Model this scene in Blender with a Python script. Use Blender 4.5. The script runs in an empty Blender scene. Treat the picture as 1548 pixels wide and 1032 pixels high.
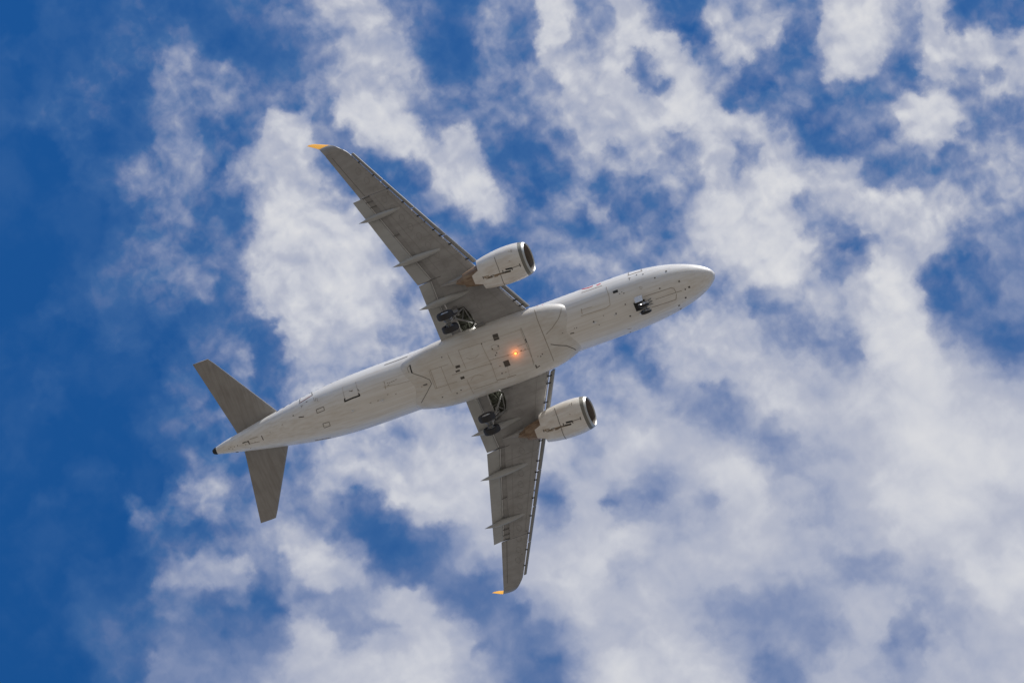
import bpy, math, random
import numpy as np
from mathutils import Vector, Matrix
from mathutils.bvhtree import BVHTree
random.seed(7)
sc = bpy.context.scene
R_ = math.radians

# ------------------------------------------------------------------ camera, sky, sun, exposure
# aircraft frame: X forward, Y to port, Z up; x = 18 - station (metres aft of the nose)
PITCH = R_(3.0)
BODY = Matrix.Rotation(-PITCH, 3, 'Y')                      # nose 3 degrees up
RC = Matrix(((0.9275934790, 0.3671097426, 0.0692876221),
             (-0.3402743591, 0.9067733637, -0.2489486442),
             (-0.1542196429, 0.2073463377, 0.9660350915)))  # aircraft axes in the viewer's frame
CAM_B = Vector((33.35992759, -40.7268087, -188.48677434))   # viewer's place in aircraft axes
PLANE_POS = Vector((0, 0, 1.7 - (BODY @ CAM_B).z))
cam_d = bpy.data.cameras.new('camera')
cam = bpy.data.objects.new('camera', cam_d)
sc.collection.objects.link(cam)
cam_d.sensor_width = 36.0
cam_d.lens = 100.0
cam_d.clip_start = 0.5
cam_d.clip_end = 60000
FLIP = Matrix(((1, 0, 0), (0, -1, 0), (0, 0, -1)))
cam.matrix_world = Matrix.Translation(PLANE_POS + BODY @ CAM_B) @ (BODY @ RC.transposed() @ FLIP).to_4x4()
sc.camera = cam

SUN_DIR = (BODY @ Vector((0.45, -0.54, 0.71))).normalized()  # towards the sun
sun_d = bpy.data.lights.new('sun', 'SUN')
sun_d.energy = 5.0
sun_d.angle = R_(0.53)
sun_d.color = (1.0, 0.955, 0.89)
sun = bpy.data.objects.new('sun', sun_d)
sc.collection.objects.link(sun)
sun.rotation_euler = SUN_DIR.to_track_quat('Z', 'Y').to_euler()
sun.location = (-200, -200, 500)

sc.view_settings.view_transform = 'Standard'
sc.view_settings.look = 'None'
sc.view_settings.exposure = 0.0
sc.view_settings.gamma = 1.0

# cloud cover over the field: coarse rows (0 clear .. 9 thick bright cloud) ...
COVER = [
 (0, 1, 1, 1, 2, 1, 1, 2, 2, 4, 7, 5, 4, 2, 1, 5, 3, 8, 4, 7, 4, 1, 5, 5, 4, 3, 8, 8, 5, 6, 1, 3),
 (1, 1, 1, 2, 2, 4, 2, 1, 1, 2, 4, 7, 6, 2, 1, 5, 2, 6, 5, 7, 8, 6, 5, 5, 2, 5, 8, 8, 4, 8, 7, 7),
 (0, 1, 2, 2, 1, 4, 4, 3, 2, 3, 5, 6, 5, 4, 2, 3, 5, 6, 7, 8, 4, 8, 5, 2, 3, 3, 5, 5, 2, 5, 4, 6),
 (1, 2, 2, 2, 2, 4, 3, 3, 4, 5, 4, 8, 7, 4, 3, 4, 3, 5, 6, 7, 7, 9, 6, 5, 3, 2, 2, 5, 9, 8, 6, 3),
 (0, 0, 2, 1, 2, 4, 3, 3, 6, 7, 3, 6, 7, 5, 7, 4, 1, 3, 6, 4, 6, 4, 8, 4, 7, 3, 2, 4, 4, 6, 3, 5),
 (0, 0, 1, 2, 4, 4, 3, 5, 7, 7, 4, 1, 2, 6, 8, 4, 3, 3, 5, 5, 3, 5, 6, 6, 8, 7, 6, 4, 4, 4, 4, 5),
 (0, 0, 0, 1, 3, 4, 3, 2, 7, 8, 8, 5, 4, 3, 4, 6, 3, 4, 5, 2, 2, 5, 9, 9, 8, 6, 6, 8, 7, 6, 5, 4),
 (0, 0, 0, 1, 3, 3, 2, 3, 7, 8, 9, 8, 4, 4, 3, 2, 3, 4, 4, 5, 4, 5, 7, 8, 9, 6, 3, 5, 6, 6, 3, 4),
 (0, 0, 1, 2, 3, 4, 3, 3, 6, 8, 8, 8, 5, 3, 2, 2, 2, 4, 4, 5, 4, 4, 5, 7, 8, 6, 5, 7, 8, 2, 3, 4),
 (0, 1, 1, 1, 1, 2, 1, 2, 4, 8, 8, 7, 5, 5, 2, 2, 2, 3, 3, 3, 4, 4, 5, 5, 4, 5, 6, 8, 9, 3, 3, 4),
 (0, 0, 0, 1, 1, 1, 2, 3, 1, 7, 7, 7, 5, 5, 3, 3, 3, 3, 3, 3, 5, 7, 7, 6, 5, 4, 4, 8, 9, 6, 4, 2),
 (0, 1, 0, 0, 0, 2, 2, 3, 2, 5, 6, 5, 5, 5, 5, 5, 5, 4, 5, 5, 5, 6, 7, 7, 7, 8, 5, 7, 8, 8, 7, 5),
 (0, 1, 0, 0, 1, 2, 3, 3, 2, 4, 5, 5, 5, 6, 5, 6, 5, 4, 6, 5, 5, 5, 4, 5, 7, 7, 7, 7, 8, 8, 7, 7),
 (0, 0, 0, 0, 1, 2, 3, 4, 3, 5, 5, 6, 6, 7, 7, 6, 6, 7, 5, 7, 8, 7, 6, 5, 4, 5, 6, 7, 8, 8, 8, 8),
 (0, 0, 1, 1, 0, 1, 4, 2, 3, 4, 7, 7, 7, 8, 8, 8, 7, 6, 6, 7, 5, 6, 8, 8, 5, 6, 6, 7, 8, 8, 8, 8),
 (0, 1, 0, 0, 0, 3, 4, 4, 4, 4, 4, 2, 8, 8, 8, 7, 6, 3, 7, 4, 4, 5, 6, 8, 6, 5, 6, 7, 8, 8, 8, 7),
 (0, 0, 0, 0, 2, 2, 2, 3, 5, 6, 4, 1, 1, 3, 5, 7, 6, 6, 7, 8, 6, 6, 6, 7, 7, 6, 6, 6, 7, 8, 8, 7),
 (0, 0, 1, 1, 1, 4, 6, 6, 3, 6, 7, 4, 2, 2, 5, 4, 7, 7, 8, 5, 6, 6, 7, 7, 6, 6, 5, 5, 6, 6, 8, 8),
 (0, 0, 1, 1, 2, 4, 3, 3, 2, 4, 4, 5, 6, 5, 3, 3, 5, 6, 7, 7, 7, 6, 5, 5, 4, 5, 6, 6, 5, 5, 6, 7),
 (0, 0, 1, 2, 2, 3, 3, 3, 3, 6, 4, 4, 5, 8, 6, 4, 3, 4, 6, 6, 7, 7, 5, 5, 5, 4, 5, 6, 3, 5, 6, 7),
 (0, 0, 0, 2, 2, 4, 4, 4, 5, 6, 7, 7, 7, 8, 6, 5, 3, 3, 6, 8, 8, 8, 7, 5, 3, 5, 6, 6, 5, 6, 6, 6),
]
# ... and single puffs and gaps: from (x, y) to (x, y), radius, cover
PUFFS = [
 (275, 85, 245, 150, 18, .45), (325, 110, 330, 155, 22, .42), (270, 220, 300, 250, 28, .45), (200, 270, 200, 270, 20, .42), (275, 320, 275, 330, 18, .42),
 (180, 100, 165, 125, 14, .25), (210, 70, 205, 75, 15, .3), (335, 190, 335, 200, 15, .05), (325, 255, 320, 265, 12, .1), (200, 190, 160, 215, 20, .08),
 (130, 195, 135, 200, 15, .25), (557, 50, 560, 100, 35, .75), (545, 10, 550, 20, 25, .75), (508, 12, 508, 12, 10, .7), (595, 125, 600, 130, 25, .6),
 (530, 165, 590, 185, 32, .95), (590, 185, 620, 215, 32, .95), (655, 240, 690, 225, 25, .85), (690, 225, 700, 235, 28, .9), (715, 275, 735, 310, 25, .92),
 (625, 262, 628, 265, 22, .08), (500, 200, 510, 210, 14, .08), (490, 180, 490, 180, 10, .15), (440, 145, 440, 150, 15, .1), (425, 190, 420, 225, 28, .85),
 (400, 260, 405, 270, 25, .75), (505, 285, 505, 292, 14, .1), (660, 60, 680, 90, 30, .03), (700, 70, 705, 75, 20, .03), (610, 20, 612, 22, 12, .2),
 (667, 187, 670, 190, 14, .12), (735, 143, 737, 146, 14, .6), (760, 30, 755, 60, 25, .55), (745, 200, 760, 260, 18, .12), (685, 322, 685, 325, 14, .25),
 (835, 30, 830, 60, 22, .9), (945, 5, 945, 8, 18, .85), (885, 50, 880, 55, 18, .3), (950, 45, 1000, 75, 22, .92), (1000, 75, 1035, 120, 22, .92),
 (930, 115, 935, 120, 20, .95), (845, 100, 848, 102, 18, .9), (880, 110, 890, 115, 20, .8), (965, 85, 990, 120, 9, 0), (990, 120, 1015, 140, 9, 0),
 (1000, 15, 1060, 65, 22, .06), (1060, 65, 1062, 70, 16, .05), (1040, 125, 1045, 130, 18, .92), (1090, 70, 1110, 75, 15, .85), (1090, 15, 1095, 20, 18, .75),
 (1150, 35, 1150, 38, 12, .9), (1135, 125, 1140, 125, 22, .1), (1120, 155, 1122, 157, 14, .15), (1095, 125, 1097, 125, 10, .3), (1070, 170, 1140, 195, 20, .95),
 (960, 150, 965, 152, 20, .85), (830, 130, 820, 105, 10, .3), (770, 60, 770, 150, 10, .15), (845, 205, 865, 220, 14, .08), (800, 190, 800, 195, 14, .15),
 (900, 205, 960, 215, 20, .75), (930, 230, 935, 232, 12, .25), (1020, 205, 1045, 240, 12, .35), (1045, 280, 1046, 282, 16, .2), (970, 255, 1010, 265, 20, .7),
 (790, 270, 800, 290, 25, .02), (900, 290, 960, 300, 22, .08), (1000, 330, 1005, 332, 15, .12), (885, 305, 895, 325, 12, .6), (850, 280, 852, 284, 8, .35),
 (790, 330, 792, 332, 15, .45), (870, 315, 890, 340, 6, .1), (1100, 330, 1140, 320, 28, .95), (1120, 240, 1122, 244, 12, .45), (1205, 50, 1215, 75, 16, .05),
 (1185, 20, 1186, 22, 8, .1), (1240, 80, 1242, 84, 14, .15), (1165, 125, 1165, 128, 10, .05), (1265, 25, 1275, 35, 20, .95), (1300, 85, 1275, 105, 28, .93),
 (1330, 60, 1330, 66, 25, .85), (1160, 45, 1160, 50, 15, .85), (1290, 150, 1340, 165, 22, .08), (1270, 195, 1275, 197, 25, .15), (1325, 195, 1328, 198, 20, .12),
 (1200, 145, 1205, 148, 20, .5), (1370, 125, 1372, 128, 14, .1), (1375, 95, 1376, 98, 10, .3), (1372, 30, 1372, 33, 8, .2), (1395, 45, 1396, 47, 8, .3),
 (1405, 25, 1408, 28, 18, .85), (1410, 90, 1414, 94, 22, .9), (1480, 50, 1490, 70, 18, .92), (1450, 20, 1460, 35, 16, .05), (1530, 20, 1535, 22, 16, .05),
 (1415, 170, 1410, 205, 28, .97), (1505, 130, 1510, 133, 22, .85), (1445, 135, 1448, 136, 10, .2), (1500, 105, 1520, 90, 8, .2), (1470, 210, 1505, 190, 9, .2),
 (1420, 232, 1424, 230, 10, .2), (1340, 260, 1342, 264, 14, .1), (1290, 240, 1292, 244, 10, .15), (1220, 235, 1222, 238, 10, .2), (1350, 225, 1352, 228, 22, .45),
 (1270, 255, 1275, 260, 20, .85), (1330, 310, 1370, 305, 22, .88), (1165, 330, 1168, 333, 22, .95), (1210, 300, 1212, 304, 10, .4), (1490, 290, 1495, 295, 15, .3),
 (1530, 285, 1532, 288, 14, .8), (1480, 235, 1500, 245, 14, .65), (250, 385, 290, 430, 22, .42), (170, 420, 170, 424, 8, .2), (190, 460, 192, 464, 8, .3),
 (300, 510, 305, 515, 14, .28), (360, 540, 375, 575, 12, .42), (290, 630, 296, 640, 14, .35), (350, 430, 355, 436, 12, .05), (440, 360, 430, 440, 55, .93),
 (520, 370, 540, 440, 45, .93), (560, 460, 565, 465, 35, .85), (500, 500, 480, 530, 40, .8), (590, 400, 595, 405, 25, .6), (405, 520, 400, 570, 16, .05),
 (395, 480, 396, 490, 10, .1), (590, 505, 594, 506, 12, .35), (640, 500, 645, 503, 14, .6), (550, 670, 600, 670, 25, .6), (640, 650, 690, 660, 25, .7),
 (845, 390, 900, 400, 22, .6), (940, 385, 945, 388, 18, .5), (830, 430, 825, 445, 15, .15), (870, 350, 875, 355, 18, .15), (930, 370, 934, 372, 10, .25),
 (1000, 365, 1005, 366, 15, .3), (1090, 360, 1130, 370, 30, .92), (870, 545, 895, 550, 13, .12), (860, 565, 862, 567, 10, .15), (925, 525, 935, 545, 12, .3),
 (980, 555, 990, 580, 16, .2), (1050, 510, 1080, 540, 28, .75), (1110, 480, 1115, 484, 25, .7), (950, 590, 1000, 620, 25, .7), (1020, 660, 1025, 664, 25, .75),
 (1075, 600, 1110, 620, 25, .35), (1150, 440, 1145, 470, 12, .3), (1290, 384, 1296, 386, 18, .05), (1255, 412, 1258, 413, 12, .3), (1235, 352, 1237, 354, 8, .3),
 (1170, 360, 1190, 410, 28, .95), (1340, 390, 1342, 394, 12, .8), (1350, 440, 1360, 520, 35, .98), (1390, 540, 1400, 565, 32, 1), (1400, 360, 1405, 362, 18, .8),
 (1410, 410, 1412, 420, 14, .1), (1440, 390, 1446, 390, 12, .1), (1480, 400, 1500, 440, 20, .1), (1440, 470, 1444, 474, 20, .1), (1455, 428, 1457, 430, 9, .4),
 (1500, 510, 1530, 525, 22, .12), (1155, 470, 1156, 474, 8, .1), (1200, 470, 1210, 500, 14, .25), (1280, 530, 1284, 536, 18, .3), (1165, 640, 1180, 670, 18, .25),
 (1230, 580, 1236, 585, 25, .65), (1450, 650, 1500, 640, 35, .85), (205, 770, 235, 790, 16, .42), (265, 755, 275, 790, 12, .4), (310, 730, 320, 770, 18, .62),
 (385, 780, 386, 784, 12, .6), (260, 880, 330, 850, 18, .65), (330, 850, 370, 860, 18, .65), (330, 905, 334, 910, 10, .1), (310, 920, 315, 940, 10, .35),
 (245, 990, 230, 1020, 18, .42), (180, 950, 190, 990, 12, .25), (350, 935, 355, 940, 14, .15), (455, 835, 490, 850, 22, .85), (530, 840, 540, 870, 18, .65),
 (560, 775, 600, 800, 25, .06), (610, 840, 640, 860, 18, .08), (530, 750, 534, 756, 12, .15), (520, 800, 524, 804, 14, .15), (660, 810, 666, 814, 20, .12),
 (680, 890, 740, 880, 16, .12), (560, 700, 566, 704, 22, .75), (640, 720, 680, 760, 28, .85), (610, 910, 640, 960, 28, .82), (470, 960, 500, 1010, 28, .8),
 (560, 1000, 570, 1000, 30, .8), (400, 900, 425, 930, 14, .1), (470, 900, 476, 902, 12, .35), (520, 940, 526, 944, 14, .4), (730, 960, 735, 964, 12, .2),
 (765, 900, 768, 904, 12, .15), (415, 960, 417, 964, 10, .25), (828, 755, 830, 762, 12, .08), (835, 735, 836, 738, 8, .2), (925, 760, 926, 770, 8, .2),
 (975, 760, 980, 764, 16, .25), (1000, 745, 1004, 748, 12, .3), (1060, 760, 1064, 764, 14, .4), (870, 830, 860, 860, 28, .8), (950, 810, 955, 814, 22, .75),
 (890, 730, 895, 734, 20, .75), (1120, 740, 1125, 745, 25, .85), (775, 920, 778, 926, 14, .1), (835, 995, 840, 1010, 14, .08), (820, 960, 824, 964, 15, .3),
 (1000, 1000, 1040, 990, 30, .82), (1110, 920, 1140, 950, 25, .45), (1180, 700, 1200, 710, 15, .4), (1235, 765, 1238, 768, 14, .45), (1300, 860, 1340, 860, 25, .42),
 (1380, 940, 1370, 960, 18, .3), (1160, 1000, 1164, 1004, 14, .3), (1200, 920, 1204, 924, 18, .45), (1400, 720, 1440, 790, 45, .87), (1500, 830, 1505, 834, 35, .8),
]
def cubic(a, t):
    n = a.shape[0]; i = np.floor(t).astype(int); f = (t - i)[:, None]
    p0, p1, p2, p3 = [a[np.clip(i + k, 0, n - 1)] for k in (-1, 0, 1, 2)]
    return p1 + .5 * f * (p2 - p0 + f * (2 * p0 - 5 * p1 + 4 * p2 - p3 + f * (3 * (p1 - p2) + p3 - p0)))
gx_ = (np.arange(65) + .5) * 24.0; gy_ = (np.arange(43) + .5) * 24.0
CLOUD = cubic(cubic(np.array(COVER) / 9.0, np.clip(gy_ / 49.14 - .5, 0, 20)).T, np.clip(gx_ / 48 - .5, 0, 31)).T
GX_, GY_ = np.meshgrid(gx_, gy_)
for x0, y0, x1, y1, r, v in PUFFS:
    if v < .5 and x0 > 480: v = .13 + .8 * v
    dx, dy = x1 - x0, y1 - y0
    t = np.clip(((GX_ - x0) * dx + (GY_ - y0) * dy) / (dx * dx + dy * dy + 1e-6), 0, 1)
    if x0 < 380 and .38 < v < .5: v += .08
    k = np.clip((r * 1.4 - np.hypot(GX_ - x0 - t * dx, GY_ - y0 - t * dy)) / r, 0, 1)
    k = k * k * (3 - 2 * k) * (.82 if v > .5 else .72)
    CLOUD = CLOUD * (1 - k) + v * k
veil = CLOUD.copy()                                             # thin veil joining the thicker clouds
for _ in range(14):
    q_ = np.pad(veil, 1, mode='edge'); veil = (q_[:-2, 1:-1] + q_[2:, 1:-1] + q_[1:-1, :-2] + q_[1:-1, 2:] + 2 * veil) / 6
CLOUD = np.clip(CLOUD + (1 - CLOUD) * .27 * np.clip(veil - .22, 0, 1), 0, 1)
wd = bpy.data.worlds.new('World')
sc.world = wd
wd.use_nodes = True
wn, wl = wd.node_tree.nodes, wd.node_tree.links
wn.clear()
def N(tree, typ, **kw):
    n = tree.nodes.new(typ)
    for k, v in kw.items():
        if k.startswith('i_'):
            n.inputs[int(k[2:])].default_value = v
        else:
            setattr(n, k, v)
    return n
W = wd.node_tree
def wmath(op, a, b=None, c=None, clamp=False):
    n = N(W, 'ShaderNodeMath', operation=op, use_clamp=clamp)
    for i, v in enumerate((a, b, c)):
        if v is None: continue
        if isinstance(v, (int, float)): n.inputs[i].default_value = v
        else: wl.new(v, n.inputs[i])
    return n.outputs[0]
def wrange(v, a, b, c=0.0, d=1.0, smooth=True):
    n = N(W, 'ShaderNodeMapRange', interpolation_type='SMOOTHSTEP' if smooth else 'LINEAR', clamp=True)
    wl.new(v, n.inputs[0])
    for i, x in enumerate((a, b, c, d)): n.inputs[i + 1].default_value = x
    return n.outputs[0]
def wnoise(vec, scale, detail, rough=0.5, dist=0.0, off=(0, 0, 0)):
    m = N(W, 'ShaderNodeMapping'); wl.new(vec, m.inputs[0]); m.inputs[1].default_value = off; m.inputs[2].default_value = (0, 0, 0.62)
    n = N(W, 'ShaderNodeTexNoise', noise_dimensions='2D'); wl.new(m.outputs[0], n.inputs['Vector'])
    n.inputs['Scale'].default_value = scale; n.inputs['Detail'].default_value = detail
    n.inputs['Roughness'].default_value = rough; n.inputs['Distortion'].default_value = dist
    return n
sky = N(W, 'ShaderNodeTexSky', sky_type='NISHITA', sun_disc=False)
sky.sun_elevation = math.asin(SUN_DIR.z)
sky.sun_rotation = math.atan2(SUN_DIR.x, SUN_DIR.y)
sky.altitude = 400; sky.air_density = 1.0; sky.dust_density = 0.3; sky.ozone_density = 2.0
tc = N(W, 'ShaderNodeTexCoord')
# the cloud layer: a plane high overhead, its two axes and its normal fixed in the world
AX = BODY @ RC.transposed()
E1, E2, E3 = AX.col[0].copy(), AX.col[1].copy(), AX.col[2].copy()
def wdot(v):
    n = N(W, 'ShaderNodeVectorMath', operation='DOT_PRODUCT'); wl.new(tc.outputs['Generated'], n.inputs[0])
    n.inputs[1].default_value = tuple(v); return n.outputs['Value']
d3 = wmath('MAXIMUM', wdot(E3), 0.05)
CELL = 48.0 / 4300.0
cu = wmath('DIVIDE', wdot(E1), d3); cv = wmath('DIVIDE', wdot(E2), d3)
cu = wmath('MULTIPLY_ADD', cu, 1 / CELL, 774 / 48.0)          # cells across
cv = wmath('MULTIPLY_ADD', cv, 1 / CELL * 48 / 49.14, 516 / 49.14)
cmb = N(W, 'ShaderNodeCombineXYZ'); wl.new(cu, cmb.inputs[0]); wl.new(cv, cmb.inputs[1])
P = cmb.outputs[0]
w1 = wnoise(P, 0.45, 3.0, 0.55, off=(3.1, 7.7, 0)); w2 = wnoise(P, 1.6, 4.0, 0.55, off=(9.4, 1.2, 0))
def warp(vec, n, amt):
    s = N(W, 'ShaderNodeVectorMath', operation='SUBTRACT'); wl.new(n.outputs['Color'], s.inputs[0]); s.inputs[1].default_value = (.5, .5, .5)
    m = N(W, 'ShaderNodeVectorMath', operation='MULTIPLY_ADD'); wl.new(s.outputs[0], m.inputs[0]); m.inputs[1].default_value = (amt, amt, 0); wl.new(vec, m.inputs[2])
    return m.outputs[0]
PW = warp(warp(P, w1, 0.35), w2, 0.60)
PN = warp(P, w1, 0.8)
sp = N(W, 'ShaderNodeSeparateXYZ'); wl.new(PW, sp.inputs[0])
un = wmath('DIVIDE', sp.outputs[0], 32.5); vn = wmath('MULTIPLY_ADD', sp.outputs[1], 49.14 / 24, -0.5)
vn = wmath('MINIMUM', wmath('MAXIMUM', vn, 0.0), float(len(CLOUD) - 1))
acc = None
for j, row in enumerate(CLOUD):
    fc = N(W, 'ShaderNodeFloatCurve'); wl.new(un, fc.inputs['Value'])
    cm = fc.mapping; cm.use_clip = True
    cur = cm.curves[0]
    pts = [((i + .5) / 65.0, float(ch)) for i, ch in enumerate(row)]
    cur.points[0].location = (0, pts[0][1]); cur.points[1].location = (1, pts[-1][1])
    for x, y in pts: cur.points.new(x, y)
    cm.update()
    t = wmath('ABSOLUTE', wmath('SUBTRACT', vn, float(j)))
    t = wrange(t, 0.0, 1.0, 1.0, 0.0)
    acc = wmath('MULTIPLY', fc.outputs[0], t) if acc is None else wmath('MULTIPLY_ADD', fc.outputs[0], t, acc)
# beyond the mapped part of the layer the same broken cloud goes on
ed = wmath('MAXIMUM', wmath('SUBTRACT', wmath('ABSOLUTE', wmath('SUBTRACT', cu, 16.0)), 17.5), wmath('SUBTRACT', wmath('ABSOLUTE', wmath('SUBTRACT', cv, 10.5)), 12.0))
far = wrange(ed, 0.0, 4.0)
g = wnoise(P, 0.12, 5.0, 0.55)
gen = wrange(g.outputs['Fac'], 0.36, 0.66, 0.0, 0.85, False)
mx = N(W, 'ShaderNodeMix', data_type='FLOAT'); wl.new(far, mx.inputs[0]); wl.new(acc, mx.inputs[2]); wl.new(gen, mx.inputs[3])
base = mx.outputs[0]
d1 = wnoise(PN, 0.7, 4.0, 0.48, off=(2.3, 4.4, 0)); d2 = wnoise(PN, 2.2, 6.0, 0.5, off=(5.0, 0.4, 0))
ds = wnoise(PN, 0.7, 3.0, 0.48, off=(2.3 - .20, 4.4 + .20, 0))        # the same billows a little further from the sun
vo = N(W, 'ShaderNodeTexVoronoi', feature='SMOOTH_F1', voronoi_dimensions='2D'); wl.new(warp(P, w2, 1.1), vo.inputs['Vector'])
vo.inputs['Scale'].default_value = 1.25; vo.inputs['Smoothness'].default_value = 0.6; vo.inputs['Detail'].default_value = 2.0; vo.inputs['Roughness'].default_value = 0.45
puff = wmath('SUBTRACT', 0.42, vo.outputs['Distance'])
amp = wmath('MULTIPLY', wrange(base, 0.0, 0.35, 0.20, 1.0), wrange(base, 0.55, 0.95, 1.0, 0.55))
soft = wrange(wmath('ADD', wmath('MULTIPLY', cu, 0.35), cv), 16.0, 23.0, 1.0, 0.3)
det = wmath('MULTIPLY_ADD', wmath('SUBTRACT', d1.outputs['Fac'], 0.5), 0.40, wmath('MULTIPLY_ADD', wmath('SUBTRACT', d2.outputs['Fac'], 0.5), 0.21, wmath('MULTIPLY', puff, 0.16)))
b2 = wmath('MULTIPLY_ADD', wmath('SUBTRACT', base, 0.5), 1.0, 0.50)
b2 = wmath('MULTIPLY', b2, wrange(base, 0.0, 0.14))
den = wmath('MULTIPLY_ADD', wmath('MULTIPLY', det, soft), amp, b2)
vn2 = wnoise(PN, 0.33, 6.0, 0.55, off=(1.0, 6.0, 0))
den = wmath('ADD', wmath('MAXIMUM', den, 0.0), wrange(vn2.outputs['Fac'], 0.42, 0.72, 0.0, 0.10))
lit = wmath('MULTIPLY', wmath('SUBTRACT', d1.outputs['Fac'], ds.outputs['Fac']), 0.9)
cr = N(W, 'ShaderNodeValToRGB'); wl.new(wmath('MULTIPLY', wmath('ADD', den, wmath('MULTIPLY', lit, wmath('MULTIPLY', soft, amp))), 0.86), cr.inputs[0])
el = cr.color_ramp.elements
el[0].position = 0.0; el[0].color = (.10, .22, .45, 1)
el[1].position = 1.0; el[1].color = (.81, .81, .83, 1)
for p, c in ((0.2, (.125, .245, .468)), (0.35, (.215, .295, .49)), (0.5, (.305, .365, .54)), (0.65, (.395, .44, .58)), (0.8, (.50, .53, .635)), (0.92, (.63, .65, .72)), (1.03, (.72, .73, .77))):
    e = el.new(p * 0.86); e.color = (*c, 1)
alpha = wrange(den, 0.0, 0.70, 0, 1, False)
hs = N(W, 'ShaderNodeHueSaturation'); wl.new(sky.outputs[0], hs.inputs['Color'])
hs.inputs['Saturation'].default_value = 1.36; hs.inputs['Value'].default_value = 1.15; hs.inputs['Hue'].default_value = 0.497
bg1 = N(W, 'ShaderNodeBackground'); tn = N(W, 'ShaderNodeMix', data_type='RGBA', blend_type='MULTIPLY'); tn.inputs[0].default_value = 1; wl.new(hs.outputs[0], tn.inputs[6]); tn.inputs[7].default_value = (.80, .93, 1.16, 1); wl.new(tn.outputs[2], bg1.inputs[0]); bg1.inputs[1].default_value = 0.10
bg2 = N(W, 'ShaderNodeBackground'); wl.new(cr.outputs[0], bg2.inputs[0]); bg2.inputs[1].default_value = 0.93
ms = N(W, 'ShaderNodeMixShader'); wl.new(alpha, ms.inputs[0]); wl.new(bg1.outputs[0], ms.inputs[1]); wl.new(bg2.outputs[0], ms.inputs[2])
wo = N(W, 'ShaderNodeOutputWorld'); wl.new(ms.outputs[0], wo.inputs[0])

# ------------------------------------------------------------------ materials
def newmat(name):
    m = bpy.data.materials.new(name); m.use_nodes = True
    return m, m.node_tree, m.node_tree.nodes['Principled BSDF']
def plain(name, col, rough=0.5, metal=0.0, coat=0.0):
    m, t, b = newmat(name)
    n = N(t, 'ShaderNodeTexNoise'); tcn = N(t, 'ShaderNodeTexCoord'); t.links.new(tcn.outputs['Object'], n.inputs['Vector'])
    n.inputs['Scale'].default_value = 3.0; n.inputs['Detail'].default_value = 5
    r = N(t, 'ShaderNodeMix', data_type='RGBA'); t.links.new(n.outputs['Fac'], r.inputs['Factor'])
    r.inputs['A'].default_value = tuple(c * 0.86 for c in col) + (1,); r.inputs['B'].default_value = tuple(min(1, c * 1.1) for c in col) + (1,)
    t.links.new(r.outputs['Result'], b.inputs['Base Color'])
    b.inputs['Roughness'].default_value = rough; b.inputs['Metallic'].default_value = metal
    if coat: b.inputs['Coat Weight'].default_value = coat; b.inputs['Coat Roughness'].default_value = 0.15
    return m
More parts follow.
